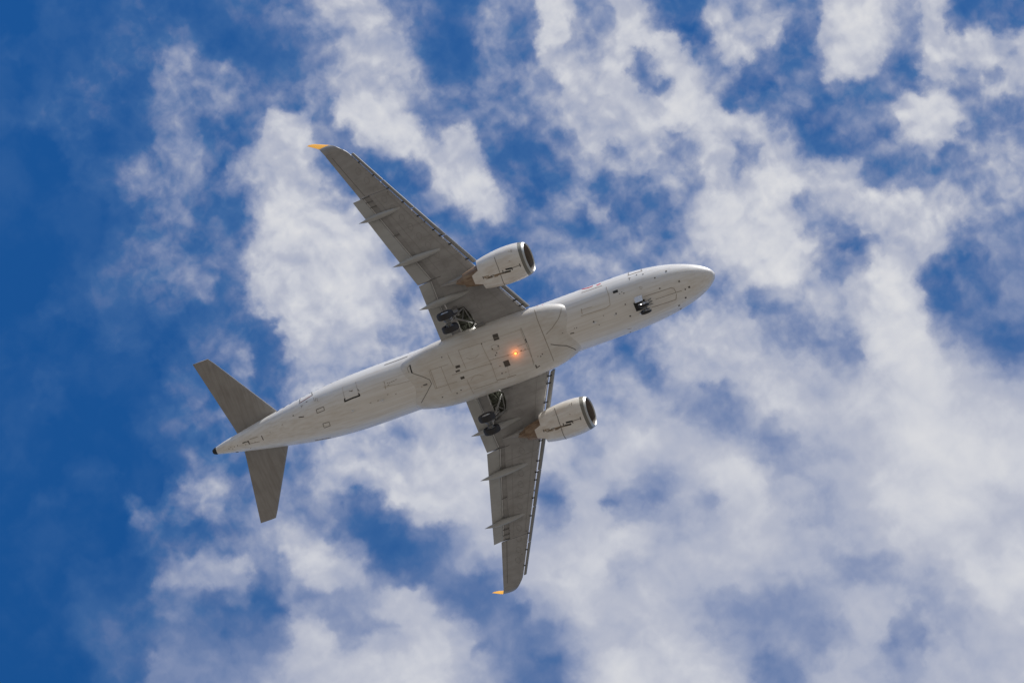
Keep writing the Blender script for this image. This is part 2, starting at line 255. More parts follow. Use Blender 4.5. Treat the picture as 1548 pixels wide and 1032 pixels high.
def dirty(name, col, grime, rough, amount, stretch=(0.12, 1.6, 1.6), coat=0.0, blot=0.25, panels=None, noise2=1.2):
    """Paint with grime streaked along the airflow, faint blotches and optional panel joints."""
    m, t, b = newmat(name); L = t.links
    tcn = N(t, 'ShaderNodeTexCoord')
    mp = N(t, 'ShaderNodeMapping'); L.new(tcn.outputs['Object'], mp.inputs[0]); mp.inputs['Scale'].default_value = stretch
    n1 = N(t, 'ShaderNodeTexNoise'); L.new(mp.outputs[0], n1.inputs['Vector']); n1.inputs['Scale'].default_value = 2.2; n1.inputs['Detail'].default_value = 7; n1.inputs['Roughness'].default_value = .6
    n2 = N(t, 'ShaderNodeTexNoise'); L.new(tcn.outputs['Object'], n2.inputs['Vector']); n2.inputs['Scale'].default_value = noise2; n2.inputs['Detail'].default_value = 6
    r1 = N(t, 'ShaderNodeMapRange', clamp=True); L.new(n1.outputs['Fac'], r1.inputs[0]); r1.inputs[1].default_value = .42; r1.inputs[2].default_value = .72; r1.inputs[4].default_value = amount
    mx1 = N(t, 'ShaderNodeMix', data_type='RGBA'); L.new(r1.outputs[0], mx1.inputs['Factor']); mx1.inputs['A'].default_value = (*col, 1); mx1.inputs['B'].default_value = (*grime, 1)
    r2 = N(t, 'ShaderNodeMapRange', clamp=True); L.new(n2.outputs['Fac'], r2.inputs[0]); r2.inputs[1].default_value = .45; r2.inputs[2].default_value = .75; r2.inputs[4].default_value = blot
    mx2 = N(t, 'ShaderNodeMix', data_type='RGBA'); L.new(r2.outputs[0], mx2.inputs['Factor']); L.new(mx1.outputs['Result'], mx2.inputs['A']); mx2.inputs['B'].default_value = (*[g * .8 for g in grime], 1)
    out = mx2.outputs['Result']
    if panels:
        pm = N(t, 'ShaderNodeMapping'); L.new(tcn.outputs['Object'], pm.inputs[0]); pm.inputs['Rotation'].default_value = (0, 0, panels[2]); 
        bk = N(t, 'ShaderNodeTexBrick'); L.new(pm.outputs[0], bk.inputs['Vector'])
        bk.inputs['Scale'].default_value = 1.0; bk.inputs['Brick Width'].default_value = panels[0]; bk.inputs['Row Height'].default_value = panels[1]
        bk.inputs['Mortar Size'].default_value = .012; bk.inputs['Mortar Smooth'].default_value = .2; bk.inputs['Bias'].default_value = 0
        bk.inputs['Color1'].default_value = (1, 1, 1, 1); bk.inputs['Color2'].default_value = (.93, .93, .94, 1); bk.inputs['Mortar'].default_value = (.72, .72, .72, 1)
        mm = N(t, 'ShaderNodeMix', data_type='RGBA', blend_type='MULTIPLY'); mm.inputs['Factor'].default_value = 1
        L.new(out, mm.inputs['A']); L.new(bk.outputs['Color'], mm.inputs['B']); out = mm.outputs['Result']
    L.new(out, b.inputs['Base Color'])
    rr = N(t, 'ShaderNodeMapRange'); L.new(n1.outputs['Fac'], rr.inputs[0]); rr.inputs[3].default_value = rough * .8; rr.inputs[4].default_value = rough * 1.35
    L.new(rr.outputs[0], b.inputs['Roughness'])
    if coat: b.inputs['Coat Weight'].default_value = coat; b.inputs['Coat Roughness'].default_value = .12
    return m
WHITE = dirty('white_fuselage_paint', (.76, .75, .725), (.52, .46, .375), .34, .5, stretch=(.10, 2.6, 2.6), coat=.3, blot=.08)
FAIR = dirty('white_belly_paint', (.67, .655, .62), (.48, .40, .31), .38, .4, stretch=(.25, 2.2, 2.2), coat=.15, blot=.2)
GREYP = dirty('grey_wing_paint', (.335, .33, .325), (.20, .19, .18), .42, .5, stretch=(.3, 1.2, 1.2), blot=.3, noise2=1.6)
GREYT = dirty('grey_tailplane_paint', (.305, .295, .282), (.20, .18, .165), .42, .6, stretch=(2.6, .22, 1), blot=.3)
FLAPM = dirty('light_grey_flap_paint', (.40, .405, .395), (.29, .28, .265), .42, .4, stretch=(.3, 1.2, 1.2), blot=.2)
SLATM = dirty('slat_grey_paint', (.25, .25, .24), (.19, .18, .17), .4, .4, blot=.2)
NACW = dirty('white_cowl_paint', (.76, .745, .71), (.50, .40, .30), .34, .5, stretch=(.4, 1.5, 1.5), coat=.3, blot=.2)
GAPSUN = plain('flap_gap_sun_metal', (.72, .72, .72), .32, .85)  # bright metal stands in for sun through the flap gap
LIPM = plain('weathered_lip_metal', (.50, .50, .475), .42, .45)
DARKALU = plain('dull_lip_metal', (.20, .195, .17), .5, .2)
SLOTLIGHT = plain('slat_slot_light', (.92, .92, .92), .3, .4)  # near-white colour imitates light in the slat slot
SPARL = plain('faint_wing_joint', (.255, .25, .24), .5)
FAINT = plain('faint_fairing_joint', (.44, .39, .32), .6)
BRIGHT = plain('white_gloss_paint', (.82, .82, .82), .3)
ORANGE = plain('yellow_orange_paint', (.88, .42, .015), .5)
RED = plain('red_titling_paint', (.62, .03, .05), .4)
MARK = plain('dark_joint_line', (.085, .075, .065), .6)
SEAM = plain('faint_panel_joint', (.34, .30, .25), .6)
SEAML = plain('faint_grey_joint', (.15, .145, .14), .6)
STAIN = plain('oil_stain', (.27, .19, .115), .5)
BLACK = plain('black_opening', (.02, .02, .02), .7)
RUBBER = plain('tyre_rubber', (.028, .027, .03), .7)
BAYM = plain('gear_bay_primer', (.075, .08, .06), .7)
STRUT = plain('grey_strut_enamel', (.21, .21, .205), .45)
HUB = plain('wheel_hub_metal', (.55, .55, .56), .35, .5)
HEAT = dirty('heat_stained_metal', (.30, .22, .15), (.14, .07, .035), .45, .9, stretch=(.5, 3, 3), blot=.5, noise2=4)
FANM = plain('fan_titanium', (.10, .10, .11), .35, .7)
LINER = plain('intake_liner', (.13, .105, .085), .5)
GLASS = plain('dark_window_glass', (.03, .035, .045), .12, coat=.5)
def lamp_mat(name, col, s):
    m, t, b = newmat(name); b.inputs['Base Color'].default_value = (*col, 1)
    b.inputs['Emission Color'].default_value = (*col, 1); b.inputs['Emission Strength'].default_value = s
    return m
LAMPW = lamp_mat('lit_landing_lamp', (1, .98, .94), 32)
LAMPR = lamp_mat('lit_red_beacon', (1, .33, .08), 2.2)
GROUND = dirty('dry_field', (.205, .182, .150), (.155, .138, .11), .9, .6, stretch=(.004, .004, .004), blot=.5, noise2=.02)

# ------------------------------------------------------------------ mesh helpers
class MB:
    def __init__(s): s.v = []; s.f = []; s.sm = []
    def add(s, vs, fs, smooth=False):
        o = len(s.v); s.v += [tuple(v) for v in vs]; s.f += [tuple(i + o for i in f) for f in fs]; s.sm += [smooth] * len(fs)
        return s
    def loft(s, rings, closed=True, cap0=True, cap1=True, smooth=True):
        n = len(rings[0]); vs = [p for r in rings for p in r]; fs = []
        for i in range(len(rings) - 1):
            for j in range(n if closed else n - 1):
                k = (j + 1) % n
                fs.append((i * n + j, i * n + k, (i + 1) * n + k, (i + 1) * n + j))
        s.add(vs, fs, smooth)
        if cap0: s.add(rings[0], [tuple(range(n))[::-1]])
        if cap1: s.add(rings[-1], [tuple(range(n))])
        return s
    def tube(s, p0, p1, r0, r1=None, n=14):
        r1 = r0 if r1 is None else r1
        a, b = Vector(p0), Vector(p1); d = (b - a).normalized()
        u = d.orthogonal().normalized(); w = d.cross(u)
        c = [(math.cos(2 * math.pi * i / n), math.sin(2 * math.pi * i / n)) for i in range(n)]
        return s.loft([[a + (u * x + w * y) * r0 for x, y in c], [b + (u * x + w * y) * r1 for x, y in c]])
    def box(s, c, size, rot=None, bev=0.0):
        c = Vector(c); hx, hy, hz = [q / 2 for q in size]; R = rot or Matrix.Identity(3)
        b = min(bev, hx * .9, hy * .9, hz * .9)
        if b <= 0:
            vs = [c + R @ Vector((x, y, z)) for x in (-hx, hx) for y in (-hy, hy) for z in (-hz, hz)]
            return s.add(vs, [(0, 1, 3, 2), (4, 6, 7, 5), (0, 4, 5, 1), (2, 3, 7, 6), (0, 2, 6, 4), (1, 5, 7, 3)])
        rings = []
        def rg(x, y, z): return [c + R @ Vector(p) for p in ((-x, -y + b, z), (-x + b, -y, z), (x - b, -y, z), (x, -y + b, z), (x, y - b, z), (x - b, y, z), (-x + b, y, z), (-x, y - b, z))]
        return s.loft([rg(hx - b, hy - b, -hz), rg(hx, hy, -hz + b), rg(hx, hy, hz - b), rg(hx - b, hy - b, hz)], smooth=False)
    def lathe(s, prof, c, axis='X', n=48, smooth=True, cap0=False, cap1=False):
        """prof: (along, radius) pairs, round an axis through c"""
        rings = []
        for a, r in prof:
            ring = []
            for i in range(n):
                t = 2 * math.pi * i / n; x, y = math.cos(t) * r, math.sin(t) * r
                ring.append((c[0] + a, c[1] + x, c[2] + y) if axis == 'X' else (c[0] + x, c[1] + a, c[2] + y))
            rings.append(ring)
        return s.loft(rings, cap0=cap0, cap1=cap1, smooth=smooth)
    def mesh(s, name, mats, mi=None):
        me = bpy.data.meshes.new(name); me.from_pydata(s.v, [], s.f); me.update()
        for m in (mats if isinstance(mats, (list, tuple)) else [mats]): me.materials.append(m)
        me.polygons.foreach_set('use_smooth', s.sm)
        if mi: me.polygons.foreach_set('material_index', mi)
        return me
    def obj(s, name, mats, parent=None, mi=None, fix=True):
        me = s.mesh(name, mats, mi)
        if fix:
            import bmesh
            bm = bmesh.new(); bm.from_mesh(me); bmesh.ops.remove_doubles(bm, verts=bm.verts, dist=1e-5)
            bmesh.ops.recalc_face_normals(bm, faces=bm.faces); bm.to_mesh(me); bm.free()
            me.set_sharp_from_angle(angle=R_(38))
        o = bpy.data.objects.new(name, me); sc.collection.objects.link(o)
        if parent: o.parent = parent
        return o
def S(s, y, z): return Vector((18.0 - s, y, z))                # station -> aircraft axes
def mono(xs, ys):
    """smooth monotone interpolation through the stations"""
    xs = np.array(xs, float); ys = np.array(ys, float); h = np.diff(xs); d = np.diff(ys) / h
    m = np.zeros(len(xs)); m[0], m[-1] = d[0], d[-1]
    for i in range(1, len(xs) - 1):
        if d[i - 1] * d[i] > 0:
            w1_, w2_ = 2 * h[i] + h[i - 1], h[i] + 2 * h[i - 1]; m[i] = (w1_ + w2_) / (w1_ / d[i - 1] + w2_ / d[i])
    def f(x):
        i = int(np.clip(np.searchsorted(xs, x) - 1, 0, len(h) - 1)); t = (x - xs[i]) / h[i]; t = min(max(t, 0), 1)
        return float((2*t**3-3*t*t+1)*ys[i] + (t**3-2*t*t+t)*h[i]*m[i] + (-2*t**3+3*t*t)*ys[i+1] + (t**3-t*t)*h[i]*m[i+1])
    return f

# ------------------------------------------------------------------ the ground far below the aircraft
g_ = MB()
RAD = [0, 60, 200, 600, 2000, 6000, 20000]
for k in range(len(RAD) - 1):
    for a in range(48):
        t0, t1 = 2 * math.pi * a / 48, 2 * math.pi * (a + 1) / 48
        g_.add([(RAD[k + i] * math.cos(t), RAD[k + i] * math.sin(t), 0) for i, t in ((0, t0), (1, t0), (1, t1), (0, t1))], [(0, 1, 2, 3)])
ground = g_.obj('ground', GROUND); ground['kind'] = 'structure'

# ------------------------------------------------------------------ the airliner
plane = bpy.data.objects.new('passenger_jet', None)
sc.collection.objects.link(plane)
plane['label'] = 'white twin-engine passenger jet seen from below, wheels down, grey wings with orange-yellow upturned tips'
plane['category'] = 'airplane'
plane.matrix_world = Matrix.Translation(PLANE_POS) @ BODY.to_4x4()

# fuselage
st = [0, .12, .35, .7, 1.2, 1.9, 2.8, 3.8, 5.0, 6.5, 8, 24, 26, 28, 30, 32, 34, 35.5, 36.6, 37.2]
hwf = mono(st, [.02, .30, .54, .80, 1.06, 1.33, 1.58, 1.76, 1.90, 1.97, 1.975, 1.975, 1.95, 1.84, 1.62, 1.28, .93, .64, .42, .26])
ztf = mono(st, [-.72, -.46, -.26, -.06, .18, .52, 1.10, 1.62, 1.90, 2.04, 2.07, 2.07, 2.07, 2.06, 2.03, 1.95, 1.78, 1.58, 1.36, 1.22])
zbf = mono(st, [-.76, -1.0, -1.16, -1.33, -1.52, -1.70, -1.87, -1.98, -2.05, -2.07, -2.07, -2.07, -2.02, -1.78, -1.38, -.84, -.24, .22, .55, .72])
zcf = mono(st, [-.74, -.73, -.71, -.66, -.57, -.44, -.28, -.14, -.04, 0, 0, 0, 0, .03, .14, .34, .62, .84, .95, .98])
def fring(s, n=96, k=1.0):
    hw, zt, zb, zc = hwf(s), ztf(s), zbf(s), zcf(s); r = []
    for i in range(n):
        t = 2 * math.pi * i / n; c_, s_ = math.cos(t), math.sin(t)
        r.append(S(s, hw * c_ * k, zc + ((zt - zc) if s_ > 0 else (zc - zb)) * s_ * k))
    return r
stn = [0, .03, .07, .12, .2, .3, .42, .56, .75, 1.0] + [1.25 + .25 * i for i in range(16)] + [5.5 + .5 * i for i in range(37)] + [24 + .3 * i for i in range(44)] + [37.2]
fm = MB().loft([fring(s) for s in stn])
fuselage = fm.obj('fuselage', WHITE, plane)
MB().loft([fring(37.2, 32, 1.0), [S(37.36, *(np.array([p.y, p.z - .97]) * .93 + [0, .97])) for p in fring(37.2, 32)], [S(37.5, *(np.array([p.y, p.z - .97]) * .62 + [0, .985])) for p in fring(37.2, 32)], [S(37.53, *(np.array([p.y, p.z - .97]) * .5 + [0, .985])) for p in fring(37.2, 32)]]).obj('exhaust_outlet', BLACK, plane)

# belly fairing: wider and lower than the tube, bulging out to the wing roots
fst = [9.7, 10.1, 10.6, 11.3, 12.2, 13.5, 15, 17, 18.6, 19.8, 20.8, 21.6, 22.1, 22.5]
fhw = mono(fst, [1.10, 1.50, 1.80, 2.04, 2.21, 2.31, 2.35, 2.36, 2.34, 2.27, 2.12, 1.94, 1.78, 1.52])
fzb = mono(fst, [-1.70, -1.93, -2.06, -2.17, -2.28, -2.37, -2.42, -2.42, -2.40, -2.35, -2.26, -2.12, -1.98, -1.75])
def faring(s, n=72):
    hw, zb = fhw(s), fzb(s); zc = -1.0; r = []
    for i in range(n):
        t = 2 * math.pi * i / n; c_, s_ = math.cos(t), math.sin(t)
        e = 2 / float(np.interp(s, [9.7, 10.4, 12.4, 20.5, 22.5], [2.0, 2.05, 2.7, 2.7, 2.1]))
        y = hw * math.copysign(abs(c_) ** e, c_); z = zc + (.55 if s_ > 0 else (zc - zb)) * math.copysign(abs(s_) ** e, s_)
        r.append(S(s, y, z))
    return r
fairing = MB().loft([faring(9.7 + .2 * i) for i in range(65)]).obj('belly_fairing', FAIR, plane)

# --- wing geometry (metres; fixed box, slats, flaps) for side = -1 starboard, +1 port
def wz(y): a = max(y - 2, 0); return -1.2 + .09 * a + .0064 * a * a
def sF(y):                                                      # fixed leading edge
    if y <= 16.2: return 12.9 + .548 * (y - 2.3)
    t = y - 16.2
    return 12.9 + .548 * 13.9 + .62 * t + .62 * t * t
def sC(y): return 17.55 + .065 * max(0, y - 2) if y < 6.36 else 17.86 + .348 * (y - 6.36)   # rear of the lower skin
def sTE(y):                                                     # spoiler / aileron trailing edge
    return 18.36 if y < 6.36 else 18.36 + .362 * (y - 6.36)
def sA(y): return 20.88 + .372 * (y - 13.15)
def tk(y): return float(np.interp(y, [0, 2, 6.4, 13, 17.1], [.92, .80, .48, .26, .16]))
def low(u): return float(np.interp(u, [0, .004, .015, .04, .09, .18, .35, .7, 1], [.46, .34, .22, .12, .05, .01, 0, 0, .03]))
def upp(u): return float(np.interp(u, [0, .004, .015, .04, .1, .2, .4, .6, .8, 1], [.46, .57, .68, .80, .92, .99, 1.0, .86, .58, .22]))
UL = [0, .004, .01, .02, .035, .055, .09, .14, .2, .35, .55, .75, 1.0]
def box_sec(y, sd):
    a, c, e, z, t = sF(y), sC(y), sTE(y), wz(y), tk(y)
    full = e + .12 - a
    r = [S(a + (c - a) * u, sd * y, z + t * low(u)) for u in UL]
    r += [S(c + .01, sd * y, z + t * .30), S((c + e) / 2, sd * y, z + t * .34), S(e + .12, sd * y, z + t * .40)]
    r += [S(a + full * u, sd * y, z + t * (upp(u) + .22 * u)) for u in (1.0, .8, .6, .4, .2, .1, .05, .03, .015, .006)]
    return r
def tip_sec(y, sd):
    a, e, z, t = sF(y), sA(y), wz(y), tk(y)
    w = e - a
    cc = min(w * .9, 17.86 + .348 * (y - 6.36) - a)
    r = [S(a + cc * u, sd * y, z + t * low(u)) for u in UL]
    r += [S(a + w * .93, sd * y, z + t * .04), S(a + w * .965, sd * y, z + t * .06), S(e, sd * y, z + t * .10)]
    r += [S(a + w * u, sd * y, z + t * (upp(u) * .86 + .02)) for u in (1.0, .8, .6, .4, .2, .1, .05, .03, .015, .006)]
    return r
FLAPS = []
def airfoil(a, c, y, z, t, sd, droop=0.0, nose=.5):
    """small lifting element: leading edge station a, chord c, drooped by angle"""
    r = []
    for u, h in ((0, nose), (.02, .22), (.08, .06), (.2, -.02), (.45, 0), (.75, .05), (1, .12), (1, .2), (.75, .5), (.45, .86), (.2, 1.0), (.08, .86), (.02, .68)):
        dx, dz = c * u, t * h
        r.append(S(a + dx * math.cos(droop) - 0 * dz, sd * y, z + dz - dx * math.sin(droop)))
    return r
def span(y0, y1, st_): n = max(1, round((y1 - y0) / st_)); return [y0 + (y1 - y0) * i / n for i in range(n + 1)]
def cut(o, pts, z0, z1, mat):
    """recess an outline (aircraft axes) into a mesh"""
    c = MB().loft([[Vector((p[0], p[1], z0)) for p in pts], [Vector((p[0], p[1], z1)) for p in pts]], smooth=False).obj('bay_cutter', mat, plane)
    o.data.materials.append(mat)
    m = o.modifiers.new('b', 'BOOLEAN'); m.operation = 'DIFFERENCE'; m.object = c; m.solver = 'EXACT'; m.material_mode = 'TRANSFER'
    dg = bpy.context.evaluated_depsgraph_get(); dg.update()
    me = bpy.data.meshes.new_from_object(o.evaluated_get(dg)); o.modifiers.clear(); o.data = me
    bpy.data.objects.remove(c)

def make_wing(sd):
    inner = [box_sec(y, sd) for y in [0.6] + span(1.6, 6.3, .5)]
    outer = [box_sec(y, sd) for y in [6.42] + span(6.9, 13.1, .6)]
    w = MB().loft(inner + outer, smooth=True)
    w.loft([tip_sec(y, sd) for y in span(13.12, 16.2, .5) + [16.32, 16.44, 16.55]], smooth=True)
    wing = w.obj('wing', GREYP, plane)
    # wheel bay in the lower skin
    bay = [(17.5, 3.95), (16.74, 3.90), (16.50, 3.3), (16.42, 2.66), (16.62, 2.42), (16.95, 2.36), (17.10, 2.0), (17.42, 1.75), (17.50, 2.6)]
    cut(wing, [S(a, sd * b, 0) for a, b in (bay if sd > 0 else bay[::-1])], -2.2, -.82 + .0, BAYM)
    # nose strip of the fixed leading edge, whitened for the light in the slat gap
    for y0, y1 in ((2.35, 5.05), (6.35, 16.12)):
        ring = []
        for y in span(y0, y1, .6):
            a, c, z, t = sF(y), sC(y) - sF(y), wz(y), tk(y); o_ = .012
            ring.append([S(a - o_ + c * u, sd * y, z + t * low(u) - o_) for u in (.006, .0, .004, .009, .014, .02, .026)] + [S(a + .03 + c * u, sd * y, z + t * low(u) + .03) for u in (.024, .004)])
        MB().loft(ring, smooth=True).obj('leading_edge_light', SLOTLIGHT, wing)
    # slats, drooped forward of the fixed nose
    segs = [(2.38, 5.0), (6.48, 8.85), (8.90, 11.3), (11.35, 13.75), (13.80, 16.12)]
    for y0, y1 in segs:
        rings = []
        for y in span(y0, y1, .5):
            k = float(np.interp(y, [2.3, 5, 6.4, 16.1], [1.0, 1.0, .95, .62])); a, z = sF(y), wz(y) + tk(y) * .30
            f = [(-.09, -.125), (-.24, -.16), (-.36, -.13), (-.43, -.04), (-.42, .06), (-.35, .12), (-.30, .18), (-.24, .22), (-.20, .24), (-.20, .225), (-.23, .19), (-.25, .15), (-.25, .10), (-.24, .0), (-.16, -.08)]
            rings.append([S(a + p * k, sd * y, z + q * k) for p, q in f])
        sl = MB().loft(rings, smooth=True).obj('slat', SLATM, wing)
    # slat tracks across the gap
    for y in (2.66, 3.13, 4.36, 6.86, 8.2, 8.96, 9.48, 10.7, 11.93, 13.13, 14.29, 15.42):
        k = float(np.interp(y, [2.3, 5, 6.4, 16.1], [1.0, 1.0, .95, .62])); a, z = sF(y), wz(y) + tk(y) * .12
        MB().box(S(a - .06, sd * y, z - .02), (.34 * k, .075, .07), bev=.01).obj('slat_track', BLACK, wing)
    # flaps
    def flap(ys, a_of, te_of, name):
        rings = []
        for y in ys:
            a, e = a_of(y), te_of(y); z = wz(y) - .05; t = .17 if y < 9 else .13
            rings.append(airfoil(a, (e - a) / math.cos(.30), y, z + .05, t, sd, droop=.30))
        return MB().loft(rings, smooth=True).obj(name, FLAPM, wing)
    flap(span(1.9, 6.30, .6), lambda y: 18.30, lambda y: 19.03 + .02 * (y - 2), 'inboard_flap')
    flap(span(6.38, 13.05, .6), lambda y: 18.24 + .37 * (y - 6.4), lambda y: 19.15 + .336 * (y - 6.38), 'outboard_flap')
    # added bright strip standing for the sunlight through the flap gap
    for ys, fa, nm in ((span(2.05, 6.28, .6), lambda y: 18.235, 'a'), (span(6.42, 13.05, .6), lambda y: 18.18 + .37 * (y - 6.4), 'b')):
        MB().loft([[S(fa(y) + dx, sd * y, wz(y) + dz) for dx, dz in ((0, .035), (.035, .03), (.035, .05), (0, .055))] for y in ys], smooth=False).obj('flap_gap_light', GAPSUN, wing)
    # aileron hinge joint and cove ribs
    MB().loft([[S(sA(y) - (.34 + .08 * (16 - y) / 3) + dx, sd * y, wz(y) + dz) for dx, dz in ((0, -.004), (.035, -.004), (.035, .01), (0, .01))] for y in span(13.14, 16.3, .5)], smooth=False).obj('aileron_joint', SEAML, wing)
    for y, s0, s1 in ((6.38, 17.5, 18.35), (6.34, 18.3, 19.1), (10.0, 19.15, 19.55), (12.3, 19.95, 20.4), (13.05, 20.2, 20.8), (12.7, 20.08, 20.6), (4.9, 17.8, 18.3)):
        MB().box(S((s0 + s1) / 2, sd * y, wz(y) + .03), (s1 - s0, .05, .06), bev=.01).obj('flap_hinge', SEAML, wing)
    # flap track fairings: canoe bodies hanging aft of the trailing edge
    for y, s0, s1, hh, hw in ((4.78, 15.95, 19.68, .54, .26), (8.10, 16.75, 20.36, .50, .24), (11.62, 18.40, 21.50, .44, .21)):
        rings = []
        for i in range(19):
            u = i / 18; s_ = s0 + (s1 - s0) * u
            w_ = hw * (max(0.02, math.sin(math.pi * min(1, u * .80 + .06)) ** .8) if u < .6 else max(.03, (1 - ((u - .6) / .4) ** 1.5)) * math.sin(math.pi * .54) ** .8)
            h_ = hh * (max(0.03, math.sin(math.pi * .5 * min(1, u / .62)) ** .9) if u < .62 else max(.05, 1 - ((u - .62) / .38) ** 1.7))
            zt_ = wz(y) + .05 - (max(0, u - .55)) * .55
            rings.append([S(s_, sd * y + w_ * math.cos(t), zt_ - h_ * .45 + h_ * .55 * math.sin(t)) for t in [2 * math.pi * j / 16 for j in range(16)]])
        MB().loft(rings).obj('flap_track_fairing', FLAPM, wing)
    # upturned wing tip
    rings = []
    YB, RB, BD = 16.55, .58, R_(83)
    for u in [i / 20 for i in range(21)]:
        ph = min(1, u / .4) * BD
        if u <= .4: yy = YB + RB * math.sin(ph); zz = RB * (1 - math.cos(ph))
        else: d_ = (u - .4) / .6 * 1.95; yy = YB + RB * math.sin(BD) + d_ * math.cos(BD); zz = RB * (1 - math.cos(BD)) + d_ * math.sin(BD)
        a = float(np.interp(u, [0, .1, .2, .3, .4, .85, .95, 1], [sF(YB), 21.02, 21.24, 21.48, 21.70, 22.75, 23.02, 23.30])); e = float(np.interp(u, [0, .4, 1], [sA(YB), 22.50, 23.55]))
        tt = float(np.interp(u, [0, .4, 1], [.15, .1, .05])); z0 = wz(YB) + .03
        nrm = (math.sin(ph), -math.cos(ph))
        prof = [(0, 0), (.03, .5), (.15, .9), (.4, 1), (.75, .5), (1, .08), (1, -.08), (.75, -.4), (.4, -.7), (.15, -.7), (.03, -.4)]
        rings.append([S(a + (e - a) * q, sd * (yy + nrm[0] * tt * .5 * h), z0 + zz + tt * .35 * (1 - u) + nrm[1] * tt * .5 * h) for q, h in prof])
    k = 8
    MB().loft(rings[:k], smooth=True).obj('wing_tip_blend', GREYP, wing)
    MB().loft(rings[k - 1:], smooth=True).obj('upturned_tip', ORANGE, wing)
    # underwing marks: fuel panels, drains, latches
    for s_, y, r in ((18.9, 12.9, .045), (19.9, 14.5, .05), (17.2, 10.2, .05), (16.3, 7.3, .05), (17.3, 8.9, .055), (15.3, 5.0, .05), (17.0, 7.9, .04)):
        MB().lathe([(0, r), (-.012, r), (-.012, 0.001)], (0, 0, 0), n=12).obj('drain', MARK, wing).matrix_local = Matrix.Translation(S(s_, sd * y, wz(y) - .002)) @ Matrix.Rotation(math.pi / 2, 4, 'Y')
    # retracted-lamp pod: lit landing lamp at the wing root
    lm = MB().lathe([(-.75, .01), (-.6, .04), (-.3, .085), (.0, .12), (.16, .13)], (0, 0, 0), n=16, cap0=True, cap1=True).obj('landing_light', STRUT, wing)
    lm.matrix_local = Matrix.Translation(S(16.32, sd * 2.42, -1.38)) @ Matrix.Rotation(R_(18), 4, 'Y') @ Matrix.Rotation(math.pi, 4, 'Z')
    MB().lathe([(.161, .10), (.175, .07), (.18, .001)], (0, 0, 0), n=16).obj('lamp_lens', LAMPW, lm)
    return wing
wingS = make_wing(-1)
wingP = make_wing(1)

